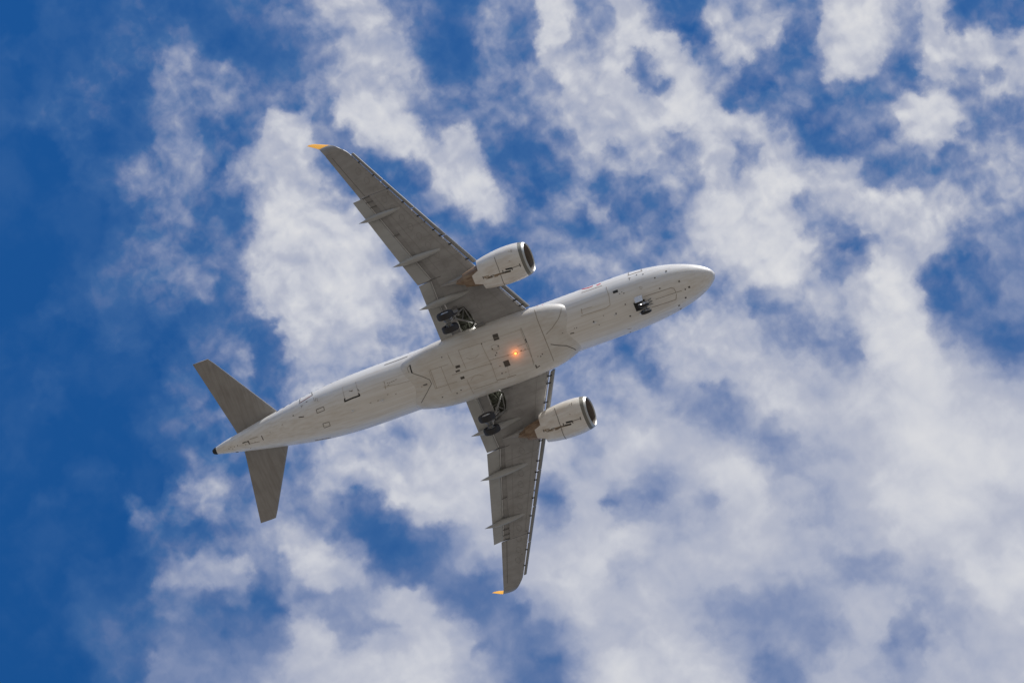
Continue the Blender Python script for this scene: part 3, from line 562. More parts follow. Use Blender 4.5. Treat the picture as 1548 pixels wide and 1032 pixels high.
# --- engines
def make_engine(sd):
    c = S(11.15, sd * 5.75, -1.98)
    n = 72
    def R(prof, flat=.05):
        rings = []
        for a, r in prof:
            ring = []
            for i in range(n):
                t = 2 * math.pi * i / n; cy, cz = math.cos(t), math.sin(t)
                k = 1 - (flat if cz < 0 else 0) * cz * cz
                a_ = a - .12 * r * cz * max(0, 1 - a / .55)
                ring.append(Vector((c.x - a_, c.y + r * cy, c.z + r * cz * k)))
            rings.append(ring)
        return rings
    outer = [(.20, 1.115), (.45, 1.18), (.8, 1.235), (1.2, 1.26), (1.6, 1.262), (2.0, 1.245), (2.4, 1.205), (2.8, 1.15), (3.15, 1.085), (3.4, 1.03)]
    rg = R(outer)
    # trailing edge: short at the sides, reaching aft along the keel
    end = []
    for i in range(n):
        t = 2 * math.pi * i / n; dn = (t - 1.5 * math.pi); k = 1 if abs(dn) < R_(22) else max(0, 1 - (abs(dn) - R_(22)) / R_(6))
        a = 3.48 + .50 * k; r = 1.01 - .10 * k
        end.append(Vector((c.x - a, c.y + r * math.cos(t), c.z + r * math.sin(t))))
    inn = [Vector((v.x + .01, c.y + (v.y - c.y) * .965, c.z + (v.z - c.z) * .965)) for v in end]
    deep = R([(2.6, 1.0)])[0]
    nac = MB().loft(rg + [end, inn, deep], cap0=False, cap1=False).obj('engine_cowling', NACW, plane)
    lip = R([(.16, 1.105), (.10, 1.08), (.04, 1.035), (.0, 1.0), (.02, .97), (.06, .95)])
    MB().loft(lip, cap0=False, cap1=False).obj('intake_lip', LIPM, nac)
    MB().loft(R([(.16, 1.112), (.20, 1.121), (.42, 1.178), (.44, 1.17)]), cap0=False, cap1=False).obj('anti_ice_band', DARKALU, nac)
    MB().loft(R([(.06, .95), (.14, .915), (.3, .885), (.7, .875), (1.6, .88)]), cap0=False, cap1=False).obj('intake_duct', LINER, nac)
    fan = MB().lathe([(0, .88), (0.02, .001)], (c.x - 1.55, c.y, c.z), n=48)
    for i in range(36):
        t = 2 * math.pi * i / 36; rr = []
        for r, tw, ch in ((.24, .35, .10), (.5, .7, .13), (.87, 1.0, .15)):
            d = Vector((0, math.cos(t), math.sin(t))); q = Vector((0, -math.sin(t), math.cos(t)))
            v = Vector((math.cos(tw), 0, 0)) * ch + q * math.sin(tw) * ch * .6
            p = Vector((c.x - 1.38, c.y, c.z)) + d * r
            rr.append([p - v, p - v * .98 + q * .01, p + v, p + v * .98 - q * .01])
        fan.loft(rr, smooth=False)
    fan.obj('fan', FANM, nac)
    MB().lathe([(.42, .001), (.36, .08), (.2, .17), (0, .25)], (c.x - 1.40, c.y, c.z), n=32).obj('fan_spinner', DARKALU, nac)
    # core nozzle and plug
    MB().lathe([(-2.6, .72), (-3.3, .74), (-3.8, .68), (-4.35, .56), (-4.72, .46), (-4.70, .43), (-4.3, .5)], (c.x, c.y, c.z + .05), n=40).obj('core_nozzle', HEAT, nac)
    MB().lathe([(-4.2, .38), (-4.75, .30), (-5.1, .17), (-5.35, .03)], (c.x, c.y, c.z + .05), n=32, cap1=True).obj('exhaust_plug', HEAT, nac)
    # pylon up to the wing with its heat-stained underside
    yy = sd * 5.75
    rings = []
    for s_, w_, zb, zt in ((12.2, .05, -1.2, -.72), (12.9, .14, -1.3, -.55), (14.2, .22, -1.5, -.5), (15.2, .27, -1.50, -.6), (16.0, .26, -1.38, -.62), (16.8, .17, -1.20, -.68), (17.5, .06, -1.0, -.72), (17.75, .02, -.90, -.76)):
        rings.append([S(s_, yy - w_, zt), S(s_, yy + w_, zt), S(s_, yy + w_, zb + .1), S(s_, yy + w_ * .6, zb), S(s_, yy - w_ * .6, zb), S(s_, yy - w_, zb + .1)])
    MB().loft(rings, smooth=False).obj('pylon', GREYP, nac)
    rings = []
    for s_, w_, zb, zt in ((14.5, .46, -1.75, -1.3), (15.2, .46, -1.72, -1.2), (15.8, .33, -1.55, -1.15), (16.2, .17, -1.40, -1.1), (16.5, .05, -1.28, -1.08)):
        rings.append([S(s_, yy - w_ * .5, zt), S(s_, yy + w_ * .5, zt), S(s_, yy + w_, zt - .15), S(s_, yy + w_ * .8, zb), S(s_, yy, zb - .08), S(s_, yy - w_ * .8, zb), S(s_, yy - w_, zt - .15)])
    MB().loft(rings, smooth=True).obj('pylon_heat_shield', HEAT, nac)
    # strakes
    return nac, c
engS, cS = make_engine(-1)
engP, cP = make_engine(1)

# --- tailplane
def make_stab(sd):
    rings = []
    for i in range(13):
        u = i / 12; y = .35 + (6.2 - .35) * u
        a = float(np.interp(y, [.35, 1.35, 5.9, 6.1, 6.22], [31.75, 32.35, 35.22, 35.33, 35.46])); e = float(np.interp(y, [.35, 1, 6.22], [35.45, 35.53, 36.62]))
        t = float(np.interp(y, [.35, 6.2], [.36, .13])); z = 1.15 + .105 * y
        pr = [(0, .5), (.01, .3), (.04, .14), (.12, .02), (.3, -.04), (.6, .1), (1, .46), (1, .52), (.6, .86), (.3, 1.0), (.12, .93), (.04, .78), (.01, .66)]
        rings.append([S(a + (e - a) * q, sd * y, z + t * (h - .3)) for q, h in pr])
    o = MB().loft(rings).obj('tailplane', GREYT, plane)
    return o
make_stab(-1); make_stab(1)
# fin
rings = []
for i in range(13):
    u = i / 12; z = 1.6 + (7.5 - 1.6) * u
    a = float(np.interp(u, [0, .1, 1], [29.7, 31.0, 35.2])); e = float(np.interp(u, [0, 1], [35.7, 36.55])); t = .36 - .2 * u
    pr = [(0, 0), (.03, .45), (.15, .9), (.35, 1), (.7, .6), (1, .05)]
    rings.append([S(a + (e - a) * q, t / 2 * h, z) for q, h in pr] + [S(a + (e - a) * q, -t / 2 * h, z) for q, h in pr[-2:0:-1]])
fin = MB().loft(rings).obj('tail_fin', WHITE, plane)

# --- landing gear
def wheel(c, r, w, name='wheel', parent=None, out=1, rim=.55):
    h = w / 2
    prof = [(-h * .62, r * rim), (-h * .9, r * rim * 1.08), (-h, r * .78), (-h * .93, r * .92), (-h * .62, r * .99), (-h * .3, r), (h * .3, r), (h * .62, r * .99), (h * .93, r * .92), (h, r * .78), (h * .9, r * rim * 1.08), (h * .62, r * rim)]
    ty = MB().lathe(prof, c, 'Y', 40).obj('tyre', RUBBER, parent)
    for k in (-.33, .0, .33): pass
    hb = MB().lathe([(-h * .62, r * rim), (-h * .5, r * rim * .9), (-h * .25, r * rim * .75), (-h * .45, r * .22), (-h * .75, r * .18), (-h * .78, .01)], c, 'Y', 28)
    hb.lathe([(h * .62, r * rim), (h * .5, r * rim * .9), (h * .25, r * rim * .75), (h * .45, r * .22), (h * .75, r * .18), (h * .78, .01)], c, 'Y', 28)
    hb.obj('rim', HUB, ty)
    return ty
def main_gear(sd):
    y = sd * 3.80
    top = S(17.30, y, -.95); ax = S(17.74, y, -3.42); mid = top.lerp(ax, .55)
    g = MB().tube(top, mid, .17, .16).tube(mid, ax, .105, .10).tube(mid + Vector((0, 0, .12)), mid, .19, .19)
    g.tube(ax - Vector((0, .62, 0)), ax + Vector((0, .62, 0)), .075)
    for k in (-1, 1):
        g.tube(ax + Vector((0, k * .13, 0)), ax + Vector((0, k * .24, 0)), .20, .22, 20)
    g.tube(top - Vector((.0, .35, 0)), top + Vector((.0, .35, 0)), .13)
    leg = g.obj('main_gear_leg', STRUT, plane)
    for k in (-1, 1): wheel(ax + Vector((0, k * .475, 0)), .59, .44, parent=leg)
    # side stay and drag stay running to the bay edges
    b1 = S(17.42, sd * 3.68, -2.45)
    MB().tube(b1, S(16.58, sd * 2.72, -1.15), .075, .06).tube(b1.lerp(S(16.58, sd * 2.72, -1.15), .45), S(16.85, sd * 3.75, -1.05), .04).obj('side_stay', STRUT, leg)
    MB().tube(S(17.40, sd * 3.82, -2.55), S(16.80, sd * 3.86, -1.0), .075, .06).obj('drag_stay', STRUT, leg)
    MB().tube(S(16.58, sd * 2.72, -1.12), S(16.80, sd * 3.86, -1.02), .045).obj('lock_stay', STRUT, leg)
    # torque links behind the leg
    MB().add([mid + Vector((-.1, .1, 0)), mid + Vector((-.1, -.1, 0)), mid.lerp(ax, .5) + Vector((-.42, -.03, 0)), mid.lerp(ax, .5) + Vector((-.42, .03, 0)),
              mid + Vector((-.1, .1, -.05)), mid + Vector((-.1, -.1, -.05)), mid.lerp(ax, .5) + Vector((-.42, -.03, -.05)), mid.lerp(ax, .5) + Vector((-.42, .03, -.05))],
             [(0, 1, 2, 3), (7, 6, 5, 4), (0, 4, 5, 1), (1, 5, 6, 2), (2, 6, 7, 3), (3, 7, 4, 0)]).tube(mid.lerp(ax, .5) + Vector((-.42, 0, -.02)), ax + Vector((-.08, 0, .05)), .045).obj('torque_link', STRUT, leg)
    # leg door along the outboard side of the strut
    rot = Matrix.Rotation(R_(-10), 3, 'Y')
    MB().box(S(17.42, y + sd * .20, -1.75), (.62, .03, 1.35), rot, bev=.012).obj('gear_door', GREYP, leg)
    # brake lines and hydraulic hoses
    h = MB()
    for dx, dy in ((.13, .07), (.13, -.07), (-.12, .05)):
        pts = [top.lerp(ax, t) + Vector((dx + .03 * math.sin(9 * t), dy + .02 * math.sin(7 * t + dx * 9), 0)) for t in (.1, .3, .5, .7, .9)]
        for a, b in zip(pts, pts[1:]): h.tube(a, b, .018, n=8)
    h.obj('brake_line', BRIGHT, leg)
    # jack rod by the flap
    MB().tube(S(17.95, sd * 4.75, -1.08), S(17.86, sd * 4.22, -1.18), .028).obj('flap_jack', BRIGHT, wingS if sd < 0 else wingP)
    # ribs inside the open bay
    rb = MB()
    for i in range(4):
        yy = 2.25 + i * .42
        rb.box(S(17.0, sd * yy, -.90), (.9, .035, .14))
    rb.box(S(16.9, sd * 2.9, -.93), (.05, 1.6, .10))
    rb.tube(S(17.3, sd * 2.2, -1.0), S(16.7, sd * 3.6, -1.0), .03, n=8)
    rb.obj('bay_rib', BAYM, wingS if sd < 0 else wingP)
main_gear(-1); main_gear(1)

ax = S(5.00, 0, -3.30); top = S(5.32, 0, -1.80)
g = MB().tube(top, top.lerp(ax, .6), .10, .095).tube(top.lerp(ax, .55), ax, .065, .06).tube(ax - Vector((0, .36, 0)), ax + Vector((0, .36, 0)), .05)
g.tube(top.lerp(ax, .5) + Vector((0, -.17, 0)), top.lerp(ax, .5) + Vector((0, .17, 0)), .06)
nleg = g.obj('nose_gear_leg', STRUT, plane)
for k in (-1, 1): wheel(ax + Vector((0, k * .25, 0)), .385, .21, parent=nleg)
MB().tube(top.lerp(ax, .45), S(4.45, 0, -1.95), .045).tube(top.lerp(ax, .45) + Vector((0, .1, 0)), S(4.45, .2, -1.95), .03).tube(top.lerp(ax, .45) - Vector((0, .1, 0)), S(4.45, -.2, -1.95), .03).obj('drag_stay', STRUT, nleg)
for k in (-1, 1):
    lp = MB().lathe([(-.02, .05), (.02, .09), (.08, .10), (.10, .10)], (0, 0, 0), n=16, cap0=True).obj('taxi_light', STRUT, nleg)
    lp.matrix_local = Matrix.Translation(top.lerp(ax, .42) + Vector((.12, k * .17, 0)))
    MB().lathe([(.10, .09), (.115, .05), (.12, .001)], (0, 0, 0), n=16).obj('lamp_lens', GLASS, lp)
MB().tube(ax + Vector((-.05, 0, .1)), ax + Vector((-.32, 0, .45)), .03).tube(ax + Vector((-.32, 0, .45)), top.lerp(ax, .5), .03).obj('torque_link', STRUT, nleg)
for k in (-1, 1):
    MB().box(S(5.30, k * .50, -2.30), (.56, .03, .66), Matrix.Rotation(R_(-k * 24), 3, 'X'), bev=.012).obj('nose_gear_door', WHITE, nleg)

# --- small things on the hull, laid on the real surface
def bvh_of(objs):
    vs, fs = [], []
    for o in objs:
        b = len(vs); vs += [v.co.copy() for v in o.data.vertices] if not isinstance(o, list) else []
        fs += [tuple(i + b for i in p.vertices) for p in o.data.polygons]
    return BVHTree.FromPolygons(vs, fs)
HULL = bvh_of([fuselage, fairing])
def decal_bvh(target):
    return {'hull': HULL, 'engS': BS, 'engP': BP, 'wingS': WS, 'wingP': WP}[target]
BS, BP = bvh_of([engS]), bvh_of([engP]); WS, WP = bvh_of([wingS]), bvh_of([wingP])
def strip(pts, w, tree, off=.006, closed=False, seg=.15):
    """a thin raised strip following the skin through the given points"""
    pts = [Vector(p) for p in pts]
    if closed: pts.append(pts[0])
    P_ = []
    for a, b in zip(pts, pts[1:]):
        n = max(1, math.ceil((b - a).length / seg)); P_ += [a.lerp(b, i / n) for i in range(n)]
    P_.append(pts[-1]); L, Rr, H = [], [], []
    for i, p in enumerate(P_):
        d = (P_[min(i + 1, len(P_) - 1)] - P_[max(i - 1, 0)]).normalized()
        q, nn, _, _ = tree.find_nearest(p)
        if nn.dot(q - Vector((q.x, 0 if abs(q.y) < 3 else math.copysign(5.75, q.y), 0 if abs(q.y) < 3 else -1.98))) < 0: nn = -nn
        sdv = nn.cross(d).normalized() * w / 2
        L.append((q - sdv + nn * off, q - sdv - nn * .01)); Rr.append((q + sdv + nn * off, q + sdv - nn * .01))
    m = MB(); rings = [[l[0], r[0], r[1], l[1]] for l, r in zip(L, Rr)]
    return m.loft(rings, smooth=False)
def patch(c, u, v, tree, off=.006, n=4):
    """a small rounded patch spanned by u, v laid on the skin"""
    c, u, v = Vector(c), Vector(u), Vector(v); vs = []; fs = []
    for i in range(n + 1):
        for j in range(n + 1):
            p = c + u * (i / n - .5) + v * (j / n - .5); q, nn, _, _ = tree.find_nearest(p)
            if nn.dot(q - Vector((q.x, 0 if abs(q.y) < 3 else math.copysign(5.75, q.y), 0 if abs(q.y) < 3 else -1.98))) < 0: nn = -nn
            vs.append(q + nn * off)
    for i in range(n):
        for j in range(n): a = i * (n + 1) + j; fs.append((a, a + 1, a + n + 2, a + n + 1))
    return MB().add(vs, fs, True)
DECALS = [
 ("hull","fairing_joint","SEAM",0.045,[(5.75,-2.15,-1.48),(5.77,-1.56,-2.06),(5.8,-0.55,-2.27),(5.8,0.61,-2.26),(5.76,1.55,-2.07)],0),
 ("hull","fairing_joint","SEAM",0.04,[(7.51,-1.59,-1.46),(7.4,-1.38,-1.71),(7.1,-1.04,-1.97),(6.49,-0.64,-2.17),(6.0,-0.42,-2.25)],0),
 ("hull","fairing_joint","MARK",0.045,[(6.01,0.35,-2.25),(6.46,0.62,-2.18),(6.97,0.87,-2.05),(7.31,1.28,-1.81),(7.39,1.46,-1.66)],0),
 ("hull","fairing_joint","SEAM",0.025,[(4.54,-1.43,-2.21),(4.57,-0.82,-2.33),(4.58,-0.19,-2.36),(4.51,0.63,-2.35),(4.42,1.25,-2.27)],0),
 ("hull","nose_gear_bay_door","SEAM",0.035,[(13.05,-0.46,-1.99),(14.0,-0.42,-1.94),(14.99,-0.36,-1.86),(15.15,-0.26,-1.85),(15.19,0.05,-1.87)],0),
 ("hull","nose_gear_bay_door","SEAM",0.035,[(15.18,0.15,-1.86),(15.01,0.52,-1.81),(14.16,0.48,-1.91),(13.27,0.42,-1.99)],0),
 ("hull","nose_gear_bay_door","SEAM",0.03,[(13.75,-0.01,-2.01),(14.84,0.03,-1.91),(15.58,0.09,-1.8)],0),
 ("hull","forward_cargo_door","SEAM",0.03,[(10.82,-1.77,-0.9),(10.84,-1.22,-1.63),(10.73,-0.71,-1.93),(10.41,-0.61,-1.97),(9.51,-0.65,-1.95),(8.6,-0.69,-1.94)],0),
 ("hull","forward_cargo_door","SEAM",0.022,[(8.75,-1.04,-1.76),(9.53,-1.0,-1.79)],0),
 ("hull","forward_cargo_door","SEAM",0.05,[(8.78,-1.12,-1.7),(8.73,-0.77,-1.9)],0),
 ("hull","forward_cargo_door","STAIN",0.03,[(9.05,-1.91,-0.54),(9.72,-1.9,-0.58),(10.54,-1.89,-0.6)],0),
 ("hull","service_door","STAIN",0.05,[(12.4,-1.89,-0.47),(12.89,-1.87,-0.42),(13.46,-1.83,-0.41)],0),
 ("hull","service_door","MARK",0.04,[(12.45,-1.91,0.31),(12.46,-1.89,-0.47)],0),
 ("hull","service_door","MARK",0.04,[(13.35,-1.85,0.19),(13.38,-1.84,-0.41)],0),
 ("hull","service_door","MARK",0.02,[(12.42,-1.78,-0.82),(12.57,-1.75,-0.86)],0),
 ("hull","service_door","MARK",0.02,[(12.49,-1.76,-0.86),(12.48,-1.68,-1.03)],0),
 ("hull","red_titling","RED",0.14,[(9.1,-1.97,0.13),(9.31,-1.97,-0.04),(9.58,-1.97,-0.15),(9.88,-1.97,-0.08)],0),
 ("hull","red_titling","RED",0.16,[(10.16,-1.96,-0.28),(10.45,-1.97,-0.16)],0),
 ("hull","red_titling","RED",0.08,[(5.94,-2.19,-0.99),(6.21,-1.97,-0.09)],0),
 ("hull","outflow_vent","BLACK",0.2,[(11.17,-1.36,-1.5),(11.52,-1.36,-1.5)],0),
 ("hull","drain_hole","MARK",0.08,[(12.97,-1.78,-0.75),(13.05,-1.78,-0.74)],0),
 ("hull","drain_hole","MARK",0.08,[(13.41,-1.7,-0.87),(13.49,-1.7,-0.86)],0),
 ("hull","drain_hole","MARK",0.1,[(14.96,-1.39,-1.1),(15.06,-1.39,-1.08)],0),
 ("hull","drain_hole","MARK",0.09,[(14.12,-1.29,-1.4),(14.21,-1.29,-1.39)],0),
 ("hull","drain_hole","MARK",0.1,[(15.59,-0.55,-1.7),(15.69,-0.55,-1.68)],0),
 ("hull","drain_hole","MARK",0.12,[(16.07,0.06,-1.7),(16.19,0.06,-1.68)],0),
 ("hull","drain_hole","MARK",0.09,[(15.79,0.1,-1.76),(15.88,0.1,-1.74)],0),
 ("hull","drain_hole","MARK",0.09,[(14.22,-0.59,-1.87),(14.31,-0.59,-1.86)],0),
 ("hull","drain_hole","MARK",0.11,[(15.59,0.67,-1.65),(15.7,0.68,-1.62)],0),
 ("hull","drain_hole","MARK",0.11,[(14.97,1.05,-1.51),(15.08,1.06,-1.48)],0),
 ("hull","drain_hole","MARK",0.11,[(14.95,1.4,-1.09),(15.05,1.41,-1.04)],0),
 ("hull","drain_hole","MARK",0.08,[(11.67,-0.41,-2.02),(11.75,-0.41,-2.02)],0),
 ("hull","drain_hole","MARK",0.08,[(10.87,-0.05,-2.07),(10.95,-0.05,-2.07)],0),
 ("hull","drain_hole","MARK",0.1,[(11.68,0.46,-2.01),(11.78,0.47,-2.01)],0),
 ("hull","drain_hole","MARK",0.09,[(9.24,-0.06,-2.07),(9.33,-0.06,-2.07)],0),
 ("hull","drain_hole","MARK",0.07,[(11.83,-1.1,-1.71),(11.9,-1.1,-1.71)],0),
 ("hull","drain_hole","MARK",0.05,[(11.55,-1.16,-1.67),(11.61,-1.16,-1.67)],0),
 ("hull","drain_hole","MARK",0.05,[(11.73,-1.21,-1.63),(11.78,-1.21,-1.63)],0),
 ("hull","drain_hole","MARK",0.1,[(11.15,1.77,-0.92),(11.25,1.77,-0.92)],0),
 ("hull","drain_hole","MARK",0.06,[(8.03,-0.07,-2.07),(8.09,-0.07,-2.07)],0),
 ("hull","drain_hole","MARK",0.05,[(7.88,-0.08,-2.07),(7.93,-0.08,-2.07)],0),
 ("hull","drain_hole","MARK",0.05,[(9.53,0.29,-2.05),(9.58,0.29,-2.05)],0),
 ("hull","drain_hole","MARK",0.05,[(10.03,-0.21,-2.06),(10.08,-0.21,-2.06)],0),
 ("hull","drain_hole","MARK",0.05,[(7.01,-0.07,-2.12),(7.06,-0.07,-2.12)],0),
 ("hull","drain_mast","MARK",0.06,[(7.5,0.17,-2.06),(7.77,0.2,-2.06)],0),
 ("hull","antenna_plate","SEAM",0.02,[(13.0,-1.14,-1.65),(13.17,-1.04,-1.71),(13.08,-0.94,-1.78),(13.0,-1.01,-1.74)],1),
 ("hull","antenna_plate","SEAM",0.05,[(11.17,1.36,-1.5),(11.45,1.43,-1.43)],0),
 ("hull","ram_air_outlet","MARK",0.42,[(2.53,-1.44,-2.27),(2.91,-1.43,-2.27)],0),
 ("hull","ram_air_outlet","MARK",0.42,[(2.56,0.51,-2.41),(2.95,0.52,-2.41)],0),
 ("hull","belly_vent","MARK",0.17,[(-0.61,-0.45,-2.39),(-0.3,-0.44,-2.4)],0),
 ("hull","belly_vent","MARK",0.11,[(-0.72,-0.16,-2.4),(-0.42,-0.16,-2.4)],0),
 ("hull","belly_vent","MARK",0.17,[(-0.58,0.4,-2.4),(-0.31,0.4,-2.4)],0),
 ("hull","latch","MARK",0.07,[(4.57,-0.62,-2.35),(4.54,-0.37,-2.36)],0),
 ("hull","latch","MARK",0.05,[(4.5,-0.57,-2.36),(4.58,-0.58,-2.35)],0),
 ("hull","latch","MARK",0.08,[(4.53,1.34,-2.24),(4.51,1.6,-2.15)],0),
 ("hull","latch","MARK",0.05,[(4.52,1.58,-2.16),(4.77,1.5,-2.18)],0),
 ("hull","drain_hole","MARK",0.07,[(2.35,-0.42,-2.41),(2.42,-0.42,-2.41)],0),
 ("hull","drain_hole","SEAM",0.07,[(2.21,0.52,-2.41),(2.29,0.52,-2.41)],0),
 ("hull","drain_hole","SEAM",0.07,[(3.02,0.02,-2.42),(3.09,0.02,-2.42)],0),
 ("hull","drain_hole","MARK",0.07,[(2.22,-0.28,-2.42),(2.29,-0.28,-2.42)],0),
 ("hull","drain_hole","MARK",0.07,[(-2.31,1.22,-2.2),(-2.24,1.22,-2.21)],0),
 ("hull","drain_hole","MARK",0.07,[(-1.3,-1.4,-2.23),(-1.23,-1.4,-2.23)],0),
 ("hull","drain_hole","MARK",0.07,[(2.18,-0.77,-2.39),(2.25,-0.77,-2.39)],0),
 ("hull","drain_hole","MARK",0.07,[(2.61,-0.8,-2.39),(2.68,-0.8,-2.39)],0),
 ("hull","drain_hole","SEAM",0.07,[(4.87,0.82,-2.32),(4.94,0.82,-2.31)],0),
 ("hull","drain_hole","MARK",0.07,[(5.05,0.89,-2.3),(5.12,0.89,-2.29)],0),
 ("hull","drain_hole","SEAM",0.07,[(4.24,0.06,-2.38),(4.31,0.06,-2.38)],0),
 ("hull","drain_hole","MARK",0.07,[(3.96,0.04,-2.39),(4.04,0.04,-2.39)],0),
 ("hull","drain_hole","MARK",0.07,[(1.71,0.18,-2.42),(1.78,0.18,-2.42)],0),
 ("hull","drain_hole","MARK",0.07,[(1.6,-1.34,-2.29),(1.67,-1.34,-2.29)],0),
 ("hull","drain_hole","MARK",0.07,[(2.15,1.06,-2.36),(2.23,1.06,-2.36)],0),
 ("hull","drain_hole","SEAM",0.07,[(2.42,1.08,-2.35),(2.5,1.08,-2.35)],0),
 ("hull","drain_hole","MARK",0.07,[(-1.26,1.31,-2.26),(-1.18,1.31,-2.26)],0),
 ("hull","drain_hole","MARK",0.07,[(-0.92,1.18,-2.3),(-0.84,1.18,-2.31)],0),
 ("hull","drain_hole","MARK",0.07,[(5.21,0.78,-2.3),(5.28,0.78,-2.29)],0),
 ("hull","main_gear_bay_door","SEAM",0.022,[(-0.02,-1.45,-2.25),(1.61,-1.4,-2.28),(1.71,-0.1,-2.42),(1.76,0.13,-2.42),(0.15,0.04,-2.41)],0),
 ("hull","main_gear_bay_door","SEAM",0.022,[(-0.02,-1.45,-2.25),(0.02,-0.11,-2.41)],0),
 ("hull","main_gear_bay_door","SEAM",0.022,[(-0.22,0.63,-2.39),(-0.19,1.78,-2.11)],0),
 ("hull","main_gear_bay_door","SEAM",0.022,[(1.76,0.13,-2.42),(1.67,1.52,-2.24),(-0.05,1.46,-2.25)],0),
 ("hull","main_gear_bay_door","SEAM",0.018,[(-1.05,-0.02,-2.39),(0.15,0.04,-2.41),(1.76,0.13,-2.42)],0),
 ("hull","main_gear_bay_door","SEAM",0.02,[(0.3,-0.81,-2.38),(0.52,-0.64,-2.4),(0.88,-0.6,-2.41),(1.22,-0.76,-2.39)],0),
 ("hull","main_gear_bay_door","SEAM",0.02,[(-0.01,0.8,-2.38),(0.33,0.54,-2.4),(0.69,0.58,-2.41),(0.98,0.79,-2.39)],0),
 ("hull","fairing_panel","SEAM",0.022,[(-2.43,-0.84,-2.26),(-2.49,0.49,-2.28)],0),
 ("hull","fairing_panel","SEAM",0.03,[(-2.32,-0.85,-2.27),(-2.38,0.48,-2.3)],0),
 ("hull","fairing_panel","SEAM",0.022,[(-1.54,-0.81,-2.33),(-1.55,1.08,-2.29)],0),
 ("hull","fairing_panel","SEAM",0.018,[(-2.43,-0.84,-2.26),(-1.02,-0.82,-2.36)],0),
 ("hull","fairing_panel","SEAM",0.02,[(-0.81,-1.47,-2.23),(-0.73,-0.57,-2.38)],0),
 ("hull","fairing_panel","SEAM",0.018,[(1.61,-1.4,-2.28),(3.24,-1.36,-2.29),(4.44,-1.33,-2.25)],0),
 ("hull","fairing_panel","SEAM",0.018,[(1.71,-0.1,-2.42),(3.07,0.02,-2.42),(4.63,0.1,-2.36)],0),
 ("hull","fairing_panel","SEAM",0.03,[(3.87,-0.34,-2.4),(4.43,-0.33,-2.37)],0),
 ("hull","fairing_panel","SEAM",0.018,[(2.71,0.71,-2.4),(2.6,1.43,-2.27)],0),
 ("hull","fairing_panel","STAIN",0.035,[(1.72,1.4,-2.28),(2.28,1.51,-2.24)],0),
 ("hull","fairing_panel","STAIN",0.03,[(2.38,1.5,-2.25),(3.03,1.52,-2.24)],0),
 ("hull","fairing_panel","SEAM",0.018,[(-2.49,0.49,-2.28),(-0.89,0.52,-2.38)],0),
 ("hull","fairing_panel","SEAM",0.018,[(2.19,-0.96,-2.37),(2.45,-1.01,-2.36),(2.72,-0.86,-2.38),(2.66,-0.6,-2.41),(2.37,-0.57,-2.41),(2.16,-0.74,-2.4)],1),
 ("hull","fairing_panel","SEAM",0.018,[(4.47,-1.41,-2.22),(4.47,-0.2,-2.37),(4.49,1.17,-2.28)],0),
 ("hull","fairing_joint","MARK",0.03,[(-3.63,-1.04,-1.99),(-3.01,-0.6,-2.21),(-2.63,-0.24,-2.28),(-2.6,0.06,-2.28),(-3.07,0.49,-2.21),(-3.85,1.16,-1.88)],0),
 ("hull","fairing_joint","BLACK",0.09,[(-3.6,-1.57,-1.76),(-3.63,-1.04,-1.99)],0),
 ("hull","fairing_joint","MARK",0.022,[(-3.62,-1.55,-1.76),(-3.86,-1.42,-1.75),(-3.83,-1.11,-1.91)],0),
 ("hull","antenna_plate","SEAML",0.06,[(-3.21,0.0,-2.2),(-2.91,-0.03,-2.25)],0),
 ("hull","aft_cargo_door","BLACK",0.1,[(-8.81,-0.75,-1.8),(-8.2,-0.79,-1.83),(-7.62,-0.79,-1.86)],0),
 ("hull","aft_cargo_door","BLACK",0.09,[(-8.78,-0.76,-1.79),(-8.7,-0.94,-1.71)],0),
 ("hull","aft_cargo_door","BLACK",0.09,[(-7.63,-0.77,-1.87),(-7.66,-0.95,-1.77)],0),
 ("hull","aft_cargo_door","SEAM",0.015,[(-8.71,-0.96,-1.7),(-8.69,-1.6,-1.08)],0),
 ("hull","aft_cargo_door","SEAM",0.015,[(-7.66,-0.95,-1.77),(-7.69,-1.65,-1.09)],0),
 ("hull","aft_cargo_door","MARK",0.03,[(-8.28,-1.27,-1.52),(-8.05,-1.2,-1.59)],0),
 ("hull","aft_cargo_door","MARK",0.03,[(-7.65,-1.21,-1.59),(-7.58,-1.06,-1.71)],0),
 ("hull","rear_service_door","MARK",0.05,[(-12.11,-1.45,-0.49),(-11.57,-1.56,-0.47),(-11.0,-1.67,-0.42)],0),
 ("hull","rear_service_door","MARK",0.05,[(-12.04,-1.51,-0.4),(-12.05,-1.61,0.26)],0),
 ("hull","rear_service_door","MARK",0.05,[(-11.02,-1.66,-0.43),(-11.15,-1.71,0.33)],0),
 ("hull","rear_service_door","RED",0.02,[(-11.99,-1.49,-0.46),(-11.07,-1.66,-0.42)],0),
 ("hull","access_panel","MARK",0.035,[(-10.93,-0.82,-1.42),(-10.35,-0.86,-1.51),(-10.37,-0.62,-1.61),(-10.95,-0.58,-1.52)],1),
 ("hull","access_panel","MARK",0.028,[(-10.84,0.22,-1.62),(-10.37,0.24,-1.7),(-10.41,0.53,-1.63),(-10.89,0.55,-1.54)],1),
 ("hull","rear_door_sill","MARK",0.05,[(-12.03,1.35,-0.68),(-11.49,1.43,-0.74),(-10.93,1.53,-0.75)],0),
 ("hull","drain_mast","MARK",0.06,[(-12.35,-0.68,-1.15),(-11.96,-0.63,-1.27)],0),
 ("hull","drain_hole","MARK",0.07,[(-12.75,-0.88,-0.92),(-12.67,-0.88,-0.95)],0),
 ("hull","drain_hole","MARK",0.06,[(-11.56,-1.42,-0.73),(-11.45,-1.44,-0.74)],0),
 ("hull","placard","MARK",0.02,[(-12.02,-1.31,-0.74),(-11.83,-1.3,-0.82)],0),
